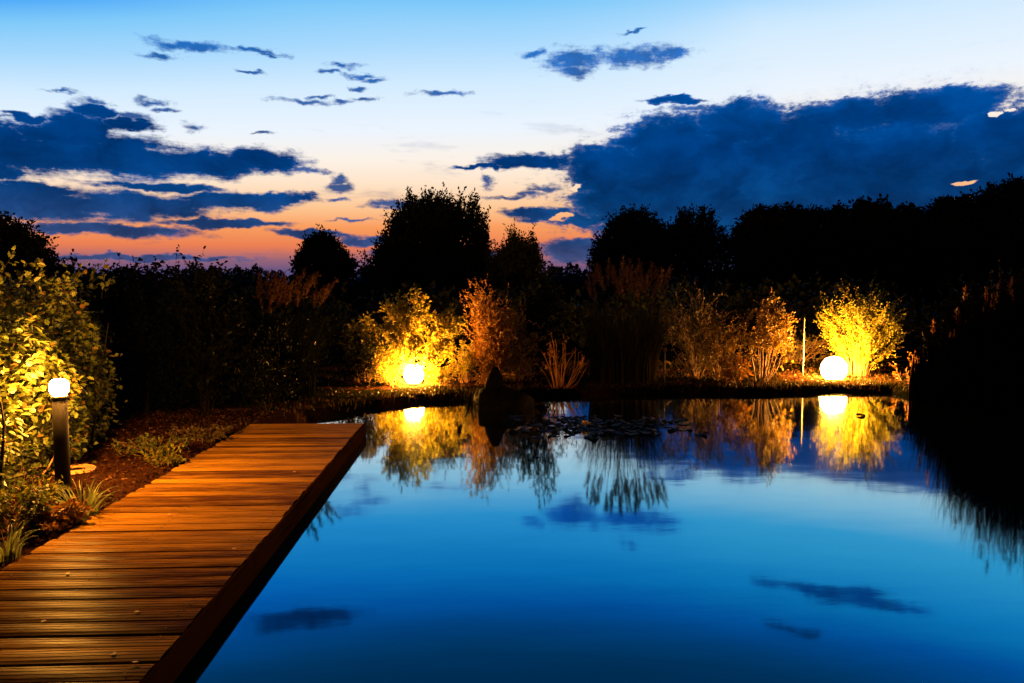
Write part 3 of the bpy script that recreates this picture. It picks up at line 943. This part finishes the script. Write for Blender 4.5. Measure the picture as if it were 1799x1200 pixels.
# -- hedge on the left
def hedge(name, label, path, h, depth, n, leaf, m, seed, single=0, top_wob=.12, kinds="hedge"):
    r = R_(seed)
    path = np.array(path, float)
    seg = np.linalg.norm(np.diff(path, axis=0), axis=1)
    cum = np.concatenate([[0], np.cumsum(seg)])
    x0, y0 = path[len(path) // 2]
    root = thing(name, label, "hedge", (x0, y0, .1))
    Ltot = cum[-1]

    def on(s):
        return np.stack([np.interp(s, cum, path[:, 0]), np.interp(s, cum, path[:, 1])], -1)

    s = r.uniform(0, Ltot, n)
    a = on(s)
    tg = unitv(on(np.minimum(s + .05, Ltot)) - on(np.maximum(s - .05, 0)))
    nr = np.stack([tg[:, 1], -tg[:, 0]], -1)          # towards the pond
    hh = h * (1 + top_wob * (np.sin(s * 3.1 + seed) * .6 + np.sin(s * 7.3) * .4))
    v = r.uniform(0, 1, n) ** .85
    face = r.uniform(0, 1, n) ** 2.2                   # most leaves near the lit face
    bulge = .10 * np.sin(s * 4.3 + v * 5) + .07 * np.sin(s * 9 - v * 11) + .22 * (1 - (2 * v - 1) ** 2)
    q = -face * depth + bulge - .25 * v ** 3
    q = np.where(r.uniform(0, 1, n) < .06, q + r.uniform(0, .16, n), q)
    zz = .04 + v * hh
    P = np.concatenate([a + nr * q[:, None], zz[:, None]], 1) - np.array([x0, y0, 0])
    D = unitv(np.concatenate([nr * .7, np.full((n, 1), -.15)], 1) + r.normal(0, .6, (n, 3)))
    # loose sprigs out of the top
    ns = int(Ltot * 9)
    ss = r.uniform(0, Ltot, ns)
    b = on(ss)
    tops = h * (1 + top_wob * (np.sin(ss * 3.1 + seed) * .6 + np.sin(ss * 7.3) * .4))
    tl = r.uniform(.10, .38, ns)
    sd = unitv(np.stack([r.normal(0, .35, ns), r.normal(0, .35, ns), np.ones(ns)], -1))
    k = 9
    tt = np.linspace(0, 1, k)
    b3 = np.concatenate([b + r.normal(0, .15, (ns, 2)), (tops - .06)[:, None]], 1) - np.array([x0, y0, 0])
    SP = (b3[:, None] + sd[:, None] * (tl[:, None] * tt)[..., None]).reshape(-1, 3)
    SD = unitv(sd[:, None] * .5 + r.normal(0, .7, (ns, k, 3))).reshape(-1, 3)
    P, D = np.concatenate([P, SP]), np.concatenate([D, SD])
    if single:
        Wp = P + np.array([x0, y0, .1])
        rel = Wp - CAM
        dep = rel @ _fw
        sx = (rel @ _rt) / dep * F_PX + W_PX / 2
        sy_ = H_PX / 2 - (rel @ _up) / dep * F_PX
        lampd = np.linalg.norm(Wp - np.array([BX, BY, head_z]), axis=1)
        front = np.concatenate([face, np.zeros(len(SP))])
        score = dep + lampd * .6 + front * 3
        score[(sx < 5) | (sx > 330) | (sy_ < 440) | (sy_ > 900)] = 99
        pick = np.argsort(score)[:single]
        LV, LF = leaves(np.zeros((1, 3)), np.array([[1.0, 0, 0]]), leaf[0], leaf[1], "hex", R_(3))
        protos = []
        for q_ in range(5):
            V1 = HEX * np.array([leaf[0] * (1 + .12 * q_), leaf[1] * (1.25 - .1 * q_), leaf[0] * (.5 + .4 * q_)])
            protos.append(mesh_quads("leaf", V1, HEXQ))
        for i in pick:
            o = link("leaf", protos[int(r.integers(0, 5))], M["hedge_single"], root, P[i])
            o.rotation_mode = "QUATERNION"
            o.rotation_quaternion = Vector(D[i]).to_track_quat("X", "Z") @ __import__("mathutils").Quaternion((1, 0, 0), float(r.normal(0, .7)))
        keep = np.ones(len(P), bool)
        keep[pick] = False
        P, D = P[keep], D[keep]
    V, Fq = leaves(P, D, leaf[0], leaf[1], "hex", r)
    link("foliage", mesh_quads("foliage", V, Fq), m, root, kind="stuff")
    for i in range(int(Ltot * 2.2)):
        sa = r.uniform(0, Ltot)
        pa = on(np.array([sa]))[0] + r.normal(0, .06, 2)
        A0 = np.array([pa[0] - x0, pa[1] - y0, -.05])
        e = A0 + np.array([r.normal(0, .25), r.normal(0, .25), h * r.uniform(.6, .98)])
        link("stem", mesh_quads("stem", *tube(stem_line(A0, e, .07, 7, r), np.linspace(.016, .004, 7), 5), True), M["bark_shade_tone"], root)
    for i in range(0, ns, 1):
        pass
    parts = [tube(np.array([b3[i] - sd[i] * .1, b3[i] + sd[i] * tl[i]]), np.array([.004, .0015]), 3) for i in range(ns)]
    link("twig_growth", mesh_quads("twig_growth", *join(parts)), M["bark_shade_tone"], root, kind="stuff")
    return root


hs, N, b, out = mat("hedge_leaf_single")
oi = N.new("ShaderNodeObjectInfo")
col = N.ramp(oi.outputs["Random"], [(0, (.035, .047, .007)), (.6, (.06, .07, .010)), (.92, (.09, .085, .013)), (1, (.14, .05, .01))])
N.put(b.inputs["Base Color"], col)
b.inputs["Roughness"].default_value = .5
tr = N.new("ShaderNodeBsdfTranslucent")
N.put(tr.inputs["Color"], col)
mx = N.new("ShaderNodeMixShader")
mx.inputs[0].default_value = .35
hs.node_tree.links.new(b.outputs[0], mx.inputs[1])
hs.node_tree.links.new(tr.outputs[0], mx.inputs[2])
hs.node_tree.links.new(mx.outputs[0], out.inputs[0])
M["hedge_single"] = hs

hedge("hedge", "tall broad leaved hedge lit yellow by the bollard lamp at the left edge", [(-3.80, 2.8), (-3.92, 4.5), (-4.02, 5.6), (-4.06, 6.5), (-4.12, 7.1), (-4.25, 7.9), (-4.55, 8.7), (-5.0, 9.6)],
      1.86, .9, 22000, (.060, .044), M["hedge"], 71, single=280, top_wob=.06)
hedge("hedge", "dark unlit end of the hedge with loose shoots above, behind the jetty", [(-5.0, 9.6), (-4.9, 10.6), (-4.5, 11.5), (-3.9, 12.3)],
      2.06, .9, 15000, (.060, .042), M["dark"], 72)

p = gnd(330, 742, .14)
shrub("bed_shrub", "dark leafy shrub with long top shoots between hedge and jetty end", "shrub", -4.0, 10.9, 2.3, .55, 9, 2400, .07, .045, M["dark"], M["bark_shade_tone"], 75,
      t0=.15, spread=.3, twig=.3, upright=.7)
shrub("bed_shrub", "dark leafy shrub on the bank behind the far end of the jetty", "shrub", -3.2, 11.4, 1.5, .7, 9, 2400, .06, .04, M["dark"], M["bark_shade_tone"], 76,
      t0=.1, spread=.35, twig=.25, upright=.5)
shrub("bed_shrub", "dark leafy shrub between the plume grass and the spreading yellow shrub", "shrub", float(at(610, 600, 14.5)[0]), float(at(610, 600, 14.5)[1]), 1.45, .75, 9, 2600, .06, .03, M["dark"], M["bark_shade_tone"], 77,
      t0=.1, spread=.3, twig=.3, upright=.7)


# -- plume grasses
def plume_grass(label, x, y, h, rx, nb, npl, seed, lean=(0, 0), plume_h=1.0, bm="blade_shade_tone", pm="plume_shade_tone", group="tall plume grasses at the pond"):
    r = R_(seed)
    z = gz(x, y)
    root = thing("plume_grass", label, "ornamental grass", (x, y, z), group)
    a = r.uniform(0, 2 * PI, nb)
    q = np.sqrt(r.uniform(0, 1, nb)) * rx * .8
    base = np.stack([np.cos(a) * q, np.sin(a) * q, np.full(nb, -.02)], -1)
    az = a + r.normal(0, .6, nb)
    V, Fq = blades(base, h * r.uniform(.45, .86, nb), az, r.uniform(.05, .40, nb), .013, 6, .55, r)
    link("blade_tuft", mesh_quads("blade_tuft", V, Fq), M[bm], root, kind="stuff")
    for i in range(npl):
        a = r.uniform(0, 2 * PI)
        q = math.sqrt(r.uniform(0, 1))
        p0 = np.array([rx * .45 * q * math.cos(a), rx * .45 * q * math.sin(a), 0])
        e = np.array([rx * q * math.cos(a) + lean[0] * r.uniform(.6, 1.2), rx * q * math.sin(a) + lean[1], h * r.uniform(.80, 1.0) * (1 - .12 * q)])
        line = stem_line(p0, e, .03 * h, 8, r)
        st = link("stalk", mesh_quads("stalk", *tube(line, np.linspace(.005, .002, 8), 3)), M[bm], root)
        # feathery head: fine hairs round the last part of the stalk, nodding a little
        nh = 60
        pl = plume_h * r.uniform(.24, .36)
        tdir = unitv(line[-1] - line[-3])
        tip = line[-1]
        t = r.uniform(0, 1, nh)
        nod = np.array([lean[0] * .35 + r.normal(0, .03), r.normal(0, .03), 0])
        c = tip + tdir * (t[:, None] - .35) * pl + nod * (t[:, None] ** 2) * pl * 2
        dv = unitv(tdir + r.normal(0, .42, (nh, 3)) + nod * 1.5)
        V, Fq = leaves(c, dv, .10, .012, "dia", r)
        link("plume", mesh_quads("plume", V, Fq), M[pm], root)
    return root


p = at(500, 600, 12.6)
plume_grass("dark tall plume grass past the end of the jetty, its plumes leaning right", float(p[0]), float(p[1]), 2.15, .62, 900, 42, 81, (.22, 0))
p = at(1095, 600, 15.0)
plume_grass("tall upright plume grass with reddish plumes in the middle of the far bank", float(p[0]), float(p[1]), 2.38, .85, 1300, 66, 82, (.03, 0), bm="blade_lit_tone", pm="plume")

# -- shrubs on the far bank
def bank(px, d):
    q = at(px, 640, d)
    return float(q[0]), float(q[1])


G = "garden plants along the far bank"
x, y = bank(720, 14.6)
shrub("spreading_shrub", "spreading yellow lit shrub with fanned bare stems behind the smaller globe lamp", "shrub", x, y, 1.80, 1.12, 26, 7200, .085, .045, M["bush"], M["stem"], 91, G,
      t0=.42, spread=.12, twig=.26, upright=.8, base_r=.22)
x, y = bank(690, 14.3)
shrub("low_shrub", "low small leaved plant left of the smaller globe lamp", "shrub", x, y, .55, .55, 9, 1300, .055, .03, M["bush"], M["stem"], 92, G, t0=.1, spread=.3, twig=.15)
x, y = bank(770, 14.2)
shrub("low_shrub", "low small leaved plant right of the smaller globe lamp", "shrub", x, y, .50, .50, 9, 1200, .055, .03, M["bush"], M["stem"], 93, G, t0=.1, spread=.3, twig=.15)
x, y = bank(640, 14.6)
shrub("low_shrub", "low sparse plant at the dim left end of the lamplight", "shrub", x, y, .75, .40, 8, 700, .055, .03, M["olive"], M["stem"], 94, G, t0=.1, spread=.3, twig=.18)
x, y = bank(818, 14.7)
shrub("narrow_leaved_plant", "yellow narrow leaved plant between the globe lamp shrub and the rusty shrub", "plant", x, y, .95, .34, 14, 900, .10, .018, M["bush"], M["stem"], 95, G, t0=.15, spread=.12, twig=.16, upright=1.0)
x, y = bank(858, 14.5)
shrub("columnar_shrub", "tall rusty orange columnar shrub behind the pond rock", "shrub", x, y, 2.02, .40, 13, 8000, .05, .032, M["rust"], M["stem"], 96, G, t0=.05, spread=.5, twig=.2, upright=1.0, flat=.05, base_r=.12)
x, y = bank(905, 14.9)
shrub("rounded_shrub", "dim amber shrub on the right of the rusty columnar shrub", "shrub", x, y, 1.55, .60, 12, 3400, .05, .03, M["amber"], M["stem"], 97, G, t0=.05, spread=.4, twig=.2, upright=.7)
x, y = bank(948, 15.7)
shrub("bed_shrub", "tall black shrub behind the fan of bare canes", "shrub", x, y, 2.3, .52, 10, 4200, .07, .045, M["dark"], M["bark_shade_tone"], 106, t0=.08, spread=.4, twig=.25, upright=.9, flat=.1)
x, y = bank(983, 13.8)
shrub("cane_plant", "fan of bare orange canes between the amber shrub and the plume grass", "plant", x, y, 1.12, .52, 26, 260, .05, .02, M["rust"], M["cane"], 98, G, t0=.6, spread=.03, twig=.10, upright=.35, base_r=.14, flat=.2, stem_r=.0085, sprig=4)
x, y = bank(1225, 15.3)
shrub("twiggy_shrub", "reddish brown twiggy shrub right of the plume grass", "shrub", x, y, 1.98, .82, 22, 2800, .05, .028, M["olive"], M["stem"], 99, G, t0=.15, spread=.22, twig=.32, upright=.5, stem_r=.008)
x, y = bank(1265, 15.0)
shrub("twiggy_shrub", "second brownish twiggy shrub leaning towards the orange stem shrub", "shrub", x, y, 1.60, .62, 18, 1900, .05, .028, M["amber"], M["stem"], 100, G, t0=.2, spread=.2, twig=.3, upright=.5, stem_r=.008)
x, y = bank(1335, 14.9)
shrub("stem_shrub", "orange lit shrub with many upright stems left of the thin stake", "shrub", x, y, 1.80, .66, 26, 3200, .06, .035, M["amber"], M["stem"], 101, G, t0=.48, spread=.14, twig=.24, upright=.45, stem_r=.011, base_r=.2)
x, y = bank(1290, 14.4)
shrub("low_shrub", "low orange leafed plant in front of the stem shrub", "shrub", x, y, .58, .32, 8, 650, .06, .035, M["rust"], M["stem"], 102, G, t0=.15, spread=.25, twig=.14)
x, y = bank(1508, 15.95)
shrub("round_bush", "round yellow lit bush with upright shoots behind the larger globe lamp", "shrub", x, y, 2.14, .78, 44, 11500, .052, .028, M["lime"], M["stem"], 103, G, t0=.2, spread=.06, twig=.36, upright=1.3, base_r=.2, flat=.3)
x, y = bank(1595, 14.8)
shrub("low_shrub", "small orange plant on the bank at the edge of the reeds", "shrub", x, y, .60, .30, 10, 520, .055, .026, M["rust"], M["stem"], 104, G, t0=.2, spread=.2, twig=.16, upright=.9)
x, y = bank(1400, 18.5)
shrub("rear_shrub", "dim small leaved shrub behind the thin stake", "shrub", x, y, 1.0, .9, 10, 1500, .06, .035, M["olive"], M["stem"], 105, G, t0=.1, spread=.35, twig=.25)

# -- stakes and wire
def stake(label, px, top, bot, d, r0, knob=False):
    a = at(px, bot, d)
    z0 = gz(a[0], a[1])
    tz = float(at(px, top, d)[2]) - z0
    root = thing("stake", label, "stake", (a[0], a[1], z0), "thin stakes on the far bank")
    link("rod", mesh_quads("rod", *lathe([(.0005, -.08), (r0, -.08), (r0, tz - r0), (r0 * .6, tz), (.0005, tz)], 10), True), M["stake"], root)
    if knob:
        link("knob", mesh_quads("knob", *lathe([(.0005, tz - .005), (.03, tz + .01), (.04, tz + .045), (.03, tz + .08), (.0005, tz + .09)], 14), True), M["dry"], root)
    return (a[0], a[1], z0 + tz)


stake("tall thin pale stake left of the larger globe lamp", 1411, 558, 652, 15.9, .011)
stake("short thin stake with a round knob beside the reddish twiggy shrub", 1168, 618, 660, 14.7, .010, True)
w0, w1 = at(1340, 607, 17.4), at(1620, 612, 17.4)
fence = thing("wire_fence", "low wire fence in the dark behind the thin stake", "fence", ((w0[0] + w1[0]) / 2, (w0[1] + w1[1]) / 2, gz((w0[0] + w1[0]) / 2, (w0[1] + w1[1]) / 2)))
fl = np.array(fence.location)
for dz in (0, -.28):
    t = np.linspace(0, 1, 12)[:, None]
    P = w0 + (w1 - w0) * t - fl
    P[:, 2] += dz - .03 * np.sin(t[:, 0] * PI * 3) ** 2
    link("wire", mesh_quads("wire", *tube(P, .004, 4)), M["wire"], fence)
for s in (0, .56, 1):
    q = w0 + (w1 - w0) * s - fl
    link("fence_post", mesh_quads("fence_post", *(lambda V, Fq: (V + np.array([q[0], q[1], 0]), Fq))(*lathe([(.0005, -.2), (.03, -.2), (.03, q[2] + .06), (.0005, q[2] + .08)], 8)), True), M["pile"], fence)

# -- rock with pointed stone in the pond
def rock_mesh(rx, ry, rz, seed, peak=0.0):
    r = R_(seed)
    bm_v, bm_f = lathe([(max(.001, math.cos(a)), math.sin(a)) for a in np.linspace(-PI / 2, PI / 2, 22)], 34)
    u = unitv(bm_v)
    k = np.ones(len(u))
    for f, s in ((2.1, .16), (4.3, .10), (8.7, .05), (15, .03)):
        ph = r.uniform(0, 6, 6)
        k += s * np.sin(f * u[:, 0] + ph[0] + 1.3 * np.sin(f * u[:, 1] + ph[1])) * np.cos(f * u[:, 2] + ph[2] + np.sin(f * u[:, 0] + ph[3]))
    for _ in range(9):                       # chipped flats
        nn = unitv(r.normal(0, 1, 3))
        dcut = r.uniform(.72, .92)
        pr = (u * k[:, None]) @ nn
        k = np.where(pr > dcut, k * dcut / np.maximum(pr, 1e-6), k)
    V = u * k[:, None] * np.array([rx, ry, rz])
    return V, bm_f


c = gnd(880, 716, 0.0)
rx0, ry0 = float(c[0]), float(c[1])
V, Fq = rock_mesh(.50, .42, .38, 5)
tag(link("pond_rock", mesh_quads("pond_rock", V, Fq, True), M["rock"], None, (rx0, ry0, .02)), "broad dark rock standing in the water below the rusty shrub", "rock")
V, Fq = rock_mesh(.15, .14, .32, 8)
V[:, :2] *= (1.25 - .9 * sst(V[:, 2:3], -.2, .36))
o = tag(link("pointed_stone", mesh_quads("pointed_stone", V, Fq, True), M["rock"], None, (rx0 - .10, ry0 + .02, .42)), "dark pointed stone upright on top of the broad pond rock", "rock")
# tuft of water grass on the rock's left
r = R_(120)
c = gnd(828, 712, 0)
root = thing("water_grass", "tuft of thin arching water grass left of the pond rock", "water plant", (c[0], c[1], -.05))
nb = 90
a = r.uniform(0, 2 * PI, nb)
V, Fq = blades(np.stack([np.cos(a) * .07, np.sin(a) * .07, np.zeros(nb)], -1), r.uniform(.25, .5, nb), a, r.uniform(.2, .8, nb), .008, 5, .6, r)
link("blade_tuft", mesh_quads("blade_tuft", V, Fq), M["blade"], root, kind="stuff")

# -- water lily
c = gnd(1050, 748, 0)
lily = thing("water_lily", "patch of floating lily pads with a small flower in the middle of the pond", "water lily", (c[0], c[1], 0))
r = R_(130)
pads = []
for v_ in range(4):
    seg = 18
    a = np.linspace(.18, 2 * PI - .18, seg)
    rr = 1 + .05 * np.sin(a * 5 + v_) + r.normal(0, .015, seg)
    top = [(0, 0, .004)] + [(rr[i] * .5 * math.cos(a[i]), rr[i] * .5 * math.sin(a[i]), .006 + .010 * max(0, math.sin(a[i] * 2 + v_))) for i in range(seg)]
    inn = [(rr[i] * math.cos(a[i]), rr[i] * math.sin(a[i]), .004 + .030 * max(0, math.sin(a[i] * 1.5 + v_)) ** 2) for i in range(seg)]
    V = np.array(top + inn)
    V[:, :2] *= .5
    F3 = [(0, 1 + i, 2 + i, 2 + i) for i in range(seg - 1)]
    bmq = [(1 + i, 1 + seg + i, 2 + seg + i, 2 + i) for i in range(seg - 1)]
    me = bpy.data.meshes.new("lily_pad")
    me.from_pydata([tuple(q) for q in V], [], [f[:3] for f in F3] + bmq)
    me.update()
    pads.append(me)
placed = []
tries = 0
while len(placed) < 78 and tries < 5000:
    tries += 1
    qx, qy = r.normal(0, .62), r.normal(0, .36)
    s = r.uniform(.12, .24)
    if abs(qx) > 1.28 or abs(qy) > .85 or any(math.hypot(qx - a, qy - b_) < .38 * (s + t) for a, b_, t in placed):
        continue
    placed.append((qx, qy, s))
    o = link("lily_pad", pads[int(r.integers(0, 4))], M["pad"], lily, (qx, qy, r.uniform(.001, .006)))
    o.scale = (s, s, r.uniform(.5, 1.6))
    o.rotation_euler = (r.normal(0, .03), r.normal(0, .03), r.uniform(0, 2 * PI))
fx = float(gnd(1028, 752, 0)[0] - c[0]), float(gnd(1028, 752, 0)[1] - c[1])
ang = np.linspace(0, 2 * PI, 11, endpoint=False)
pos = np.tile(np.array([[fx[0], fx[1], .03]]), (22, 1))
dv = np.array([(math.cos(a), math.sin(a), .8) for a in ang] + [(math.cos(a + .28) * .6, math.sin(a + .28) * .6, 1.2) for a in ang])
V, Fq = leaves(pos, dv, .085, .035, "hex", r)
link("flower", mesh_quads("flower", V, Fq), M["petal"], lily)

# -- floating leaf on the pond
c = gnd(1512, 731, 0)
V1 = HEX * np.array([.16, .11, .25]) + np.array([-.08, 0, .012])
tag(link("floating_leaf", mesh_quads("floating_leaf", V1, HEXQ), M["dark"], None, (c[0], c[1], 0)), "single dark leaf floating in the bush's yellow reflection", "leaf")

# -- reeds on the right bank
r = R_(140)
reed_pts = [gnd(1606, 700), gnd(1660, 717), gnd(1730, 731), gnd(1799, 746), np.array([8.5, 9.2, 0])]
seglab = ["reed stand with lit seed heads nearest to the larger globe lamp", "tall black reed stand in the middle of the right bank", "black reed stand at the right edge of the picture",
          "nearest black reed stand, mostly beyond the right edge"]
for i in range(4):
    a0, a1 = np.array(reed_pts[i]), np.array(reed_pts[i + 1])
    cxy = (a0 + a1) / 2
    root = thing("reed_stand", seglab[i], "reeds", (cxy[0], cxy[1], -.05), "reed stands on the right bank")
    n = [2200, 2600, 2600, 2000][i]
    t = r.uniform(0, 1, n)
    back = np.array([a1[1] - a0[1], -(a1[0] - a0[0]), 0])
    back = -back / np.linalg.norm(back)
    if back[0] < 0:
        back = -back
    base = a0 + (a1 - a0) * t[:, None] + back * (r.uniform(0, 1, n)[:, None] ** 1.2 * 1.3 - .12) - cxy
    base[:, 2] = 0
    hh = [1.55, 1.95, 2.15, 2.2][i] * r.uniform(.62, 1.12, n)
    hh *= .70 + .30 * sst(np.full(n, i + 0.0) + t, 0, 1.3)
    V, Fq = blades(base, hh, r.uniform(0, 2 * PI, n), r.uniform(.02, .22, n), .014, 5, .4, r)
    link("blade_tuft", mesh_quads("blade_tuft", V, Fq), M["reed"], root, kind="stuff")
    for j in range([16, 16, 10, 6][i]):
        t_ = r.uniform(0, 1)
        bq = a0 + (a1 - a0) * t_ + back * r.uniform(0, .9) - cxy
        bq[2] = 0
        h1 = [1.65, 2.0, 2.2, 2.25][i] * r.uniform(.9, 1.05) * (.74 + .26 * min(1, (i + t_) / 1.3))
        e = bq + np.array([r.normal(0, .08), r.normal(0, .08), h1])
        line = stem_line(bq, e, .02, 6, r)
        link("stalk", mesh_quads("stalk", *tube(line, np.linspace(.005, .003, 6), 3)), M["reedstalk"], root)
        nh = 34
        tt = r.uniform(0, 1, nh)[:, None]
        V, Fq = leaves(line[-1] + np.array([0, 0, 1.0]) * (tt - .5) * .22, unitv(np.array([.2, 0, .8]) + r.normal(0, .5, (nh, 3))), .07, .014, "dia", r)
        link("seed_head", mesh_quads("seed_head", V, Fq), M["plume"] if i < 2 and j % 2 else M["reedstalk"], root)  # some heads near the lamp get a brighter colour in place of lamplight

# -- grass and litter on the banks: nobody could count it
r = R_(150)
n = 60000
X = r.uniform(-5, 10.5, n)
Y = r.uniform(9.0, 19.0, n)
sd = pond_sd(X, Y)
k = (sd > .03) & (r.uniform(0, 1, n) < np.where(sd < .9, .85, .30) * np.where(X < -1.6, .18, 1.0))
X, Y, sd = X[k], Y[k], sd[k]
n = len(X)
hh = np.where(sd < .35, r.uniform(.05, .17, n), r.uniform(.03, .11, n))
V, Fq = blades(np.stack([X, Y, ground_z(X, Y) - .005], -1), hh, r.uniform(0, 2 * PI, n), r.uniform(.2, 1.0, n), .009, 3, .5, r)
link("bank_grass", mesh_quads("bank_grass", V, Fq), M["turf"], kind="stuff")
r = R_(151)
n = 9000
X = r.uniform(-5.0, -3.06, n)
Y = r.uniform(2.2, 11.4, n)
k = pond_sd(X, Y) > .05
X, Y = X[k], Y[k]
n = len(X)
P = np.stack([X, Y, ground_z(X, Y) + .006], -1)
d = unitv(np.stack([r.normal(0, 1, n), r.normal(0, 1, n), r.normal(0, .35, n)], -1))
V, Fq = leaves(P, d, .042, .020, "hex", r)
link("bark_mulch", mesh_quads("bark_mulch", V, Fq), M["chip"], kind="stuff")
# fallen leaves along the bank by the lamps
n = 2200
X = r.uniform(-2.5, 9.5, n)
Y = r.uniform(12.0, 17.0, n)
k = pond_sd(X, Y) > .04
X, Y = X[k], Y[k]
n = len(X)
V, Fq = leaves(np.stack([X, Y, ground_z(X, Y) + .02], -1), unitv(np.stack([r.normal(0, 1, n), r.normal(0, 1, n), r.normal(0, .3, n)], -1)), .06, .04, "hex", r)
link("leaf_litter", mesh_quads("leaf_litter", V, Fq), M["chip"], kind="stuff")

# -- plants in the bed by the bollard lamp
def tuft(name, label, x, y, n, h, w, m, seed, lean=(.25, .9), rad=.05, cat="plant", group=None):
    r = R_(seed)
    root = thing(name, label, cat, (x, y, gz(x, y)), group)
    a = r.uniform(0, 2 * PI, n)
    q = np.sqrt(r.uniform(0, 1, n)) * rad
    base = np.stack([np.cos(a) * q, np.sin(a) * q, np.full(n, -.01)], -1)
    hs = h * r.uniform(.6, 1.1, n)
    nb = min(n, 60)
    ln = r.uniform(*lean, n)
    az = a + r.normal(0, .4, n)
    for i in range(nb):
        V, Fq = blades(base[i:i + 1], hs[i:i + 1], az[i:i + 1], ln[i:i + 1], w, 6, .55, r)
        link("blade", mesh_quads("blade", V, Fq, True), m, root)
    if n > nb:
        V, Fq = blades(base[nb:], hs[nb:], az[nb:], ln[nb:], w, 6, .55, r)
        link("blade_tuft", mesh_quads("blade_tuft", V, Fq), m, root, kind="stuff")
    return root


c = gnd(145, 905, .14)
tuft("strap_leaf_plant", "pale strap leaved tuft at the jetty edge beside the bollard lamp", float(c[0]), float(c[1]), 95, .40, .016, M["strap"], 161, rad=.10)
c = gnd(10, 975, .14)
tuft("strap_leaf_plant", "dim strap leaved tuft in the bottom left corner of the bed", float(c[0]), float(c[1]), 60, .28, .012, M["strap"], 162, rad=.10)
low = [(30, 930, .30, .26, 700, "bed_plant", "small leaved bed plant at the left edge before the bollard lamp", "hedge", 171),
       (95, 930, .20, .20, 560, "bed_plant", "reddish small leaved bed plant just before the pale strap leaved tuft", "rust", 172),
       (55, 905, .26, .22, 560, "bed_plant", "yellow green bed plant close before the bollard lamp's foot", "lime", 173),
       (265, 800, .22, .34, 620, "bed_plant", "dim green bed plant in the mulch towards the far end of the jetty", "hedge", 174),
       (300, 815, .15, .20, 300, "bed_plant", "small bright leaved bed plant against the jetty edge", "lime", 175),
       (350, 775, .20, .34, 500, "bed_plant", "dark bed plant farthest along the jetty edge", "olive", 176),
       (15, 870, .28, .22, 420, "bed_plant", "leafy bed plant under the hedge at the left edge", "hedge", 177)]
for (px, py, h, rx, nl, nm, lab, mk, sd_) in low:
    c = gnd(px, py, .14)
    shrub(nm, lab, "plant", float(c[0]), float(c[1]), h, rx, 9, nl, .040, .028, M[mk], M["stem"], sd_, "low plants in the bed by the jetty", t0=.25, spread=.3, twig=.09, upright=.5, stem_r=.004, base_r=.06, sprig=5)

# -- hose: flat coil and its loose end
c = gnd(128, 829, .15)
hr = R_(180)
hz = gz(float(c[0]), float(c[1]))
hose = thing("garden_hose", "pale garden hose lying in a flat coil behind the bollard lamp", "hose", (float(c[0]), float(c[1]), hz))
P = []
for i in range(150):
    a = i / 150 * 2 * PI * 4.6
    rr = .205 - .024 * (a / (2 * PI)) + hr.normal(0, .0015)
    P.append((rr * math.cos(a + 3.3), rr * math.sin(a + 3.3), .016 + .006 * math.sin(a * 1.7)))
link("coil", mesh_quads("coil", *tube(P, .0115, 8), True), M["hose"], hose)
e1 = gnd(30, 862, .15) - c
s0 = np.array(P[0])
mid = gnd(72, 832, .15) - c
tail = [s0 + np.array([0, 0, .004])]
ctl = np.array([s0, mid * .98 + np.array([0, 0, .03]), e1 * .8 + mid * .2 + np.array([0, 0, .02]), e1])
for t in np.linspace(0.03, 1, 26):
    b4 = ((1 - t) ** 3, 3 * t * (1 - t) ** 2, 3 * t * t * (1 - t), t ** 3)
    q = sum(w * cc for w, cc in zip(b4, ctl))
    q[2] = max(q[2], gz(q[0] + c[0], q[1] + c[1]) - hz + .012)
    tail.append(q)
link("hose_end", mesh_quads("hose_end", *tube(tail, .0115, 8), True), M["hose"], hose)
# bare branch leaning at the post
p0, p1 = gnd(70, 838, .16), at(96, 800, float(np.dot(gnd(70, 838, .16), _fh)) + .05)
tag(link("fallen_branch", mesh_quads("fallen_branch", *tube(stem_line(np.zeros(3), np.array(p1 - p0), .01, 6, hr), np.linspace(.011, .007, 6), 6), True), M["hose"], None, [float(q) for q in p0]),
    "pale bare branch leaning up left of the bollard post", "branch")

# -- bits of fallen leaf on the jetty
lr = R_(200)
bit = mesh_quads("leaf_scrap", HEX * np.array([.030, .024, .02]) + np.array([0, 0, .003]), HEXQ)
for i, (px, py, lab) in enumerate([
        (245, 1075, "pale leaf scrap in the lamp's light streak on the near jetty boards"), (205, 1148, "pale leaf scrap left of its pair on the nearest jetty boards"),
        (232, 1165, "pale leaf scrap right of its pair on the nearest jetty boards"), (72, 1095, "pale leaf scrap on the jetty boards at the lower left edge"),
        (415, 965, "pale leaf scrap near the water side edge of the jetty, halfway along"), (300, 905, "pale leaf scrap on the brightest boards opposite the strap leaved tuft"),
        (520, 830, "pale leaf scrap farthest away, towards the end of the jetty"), (120, 1010, "pale leaf scrap near the bed side edge of the jetty")]):
    c = gnd(px, py, DECK_Z)
    o = tag(link("leaf_scrap", bit, M["chip_pale"], None, (c[0], c[1], DECK_Z + .004)), lab, "leaf", "leaf scraps on the jetty")
    o.rotation_euler = (0, 0, float(lr.uniform(0, 6)))
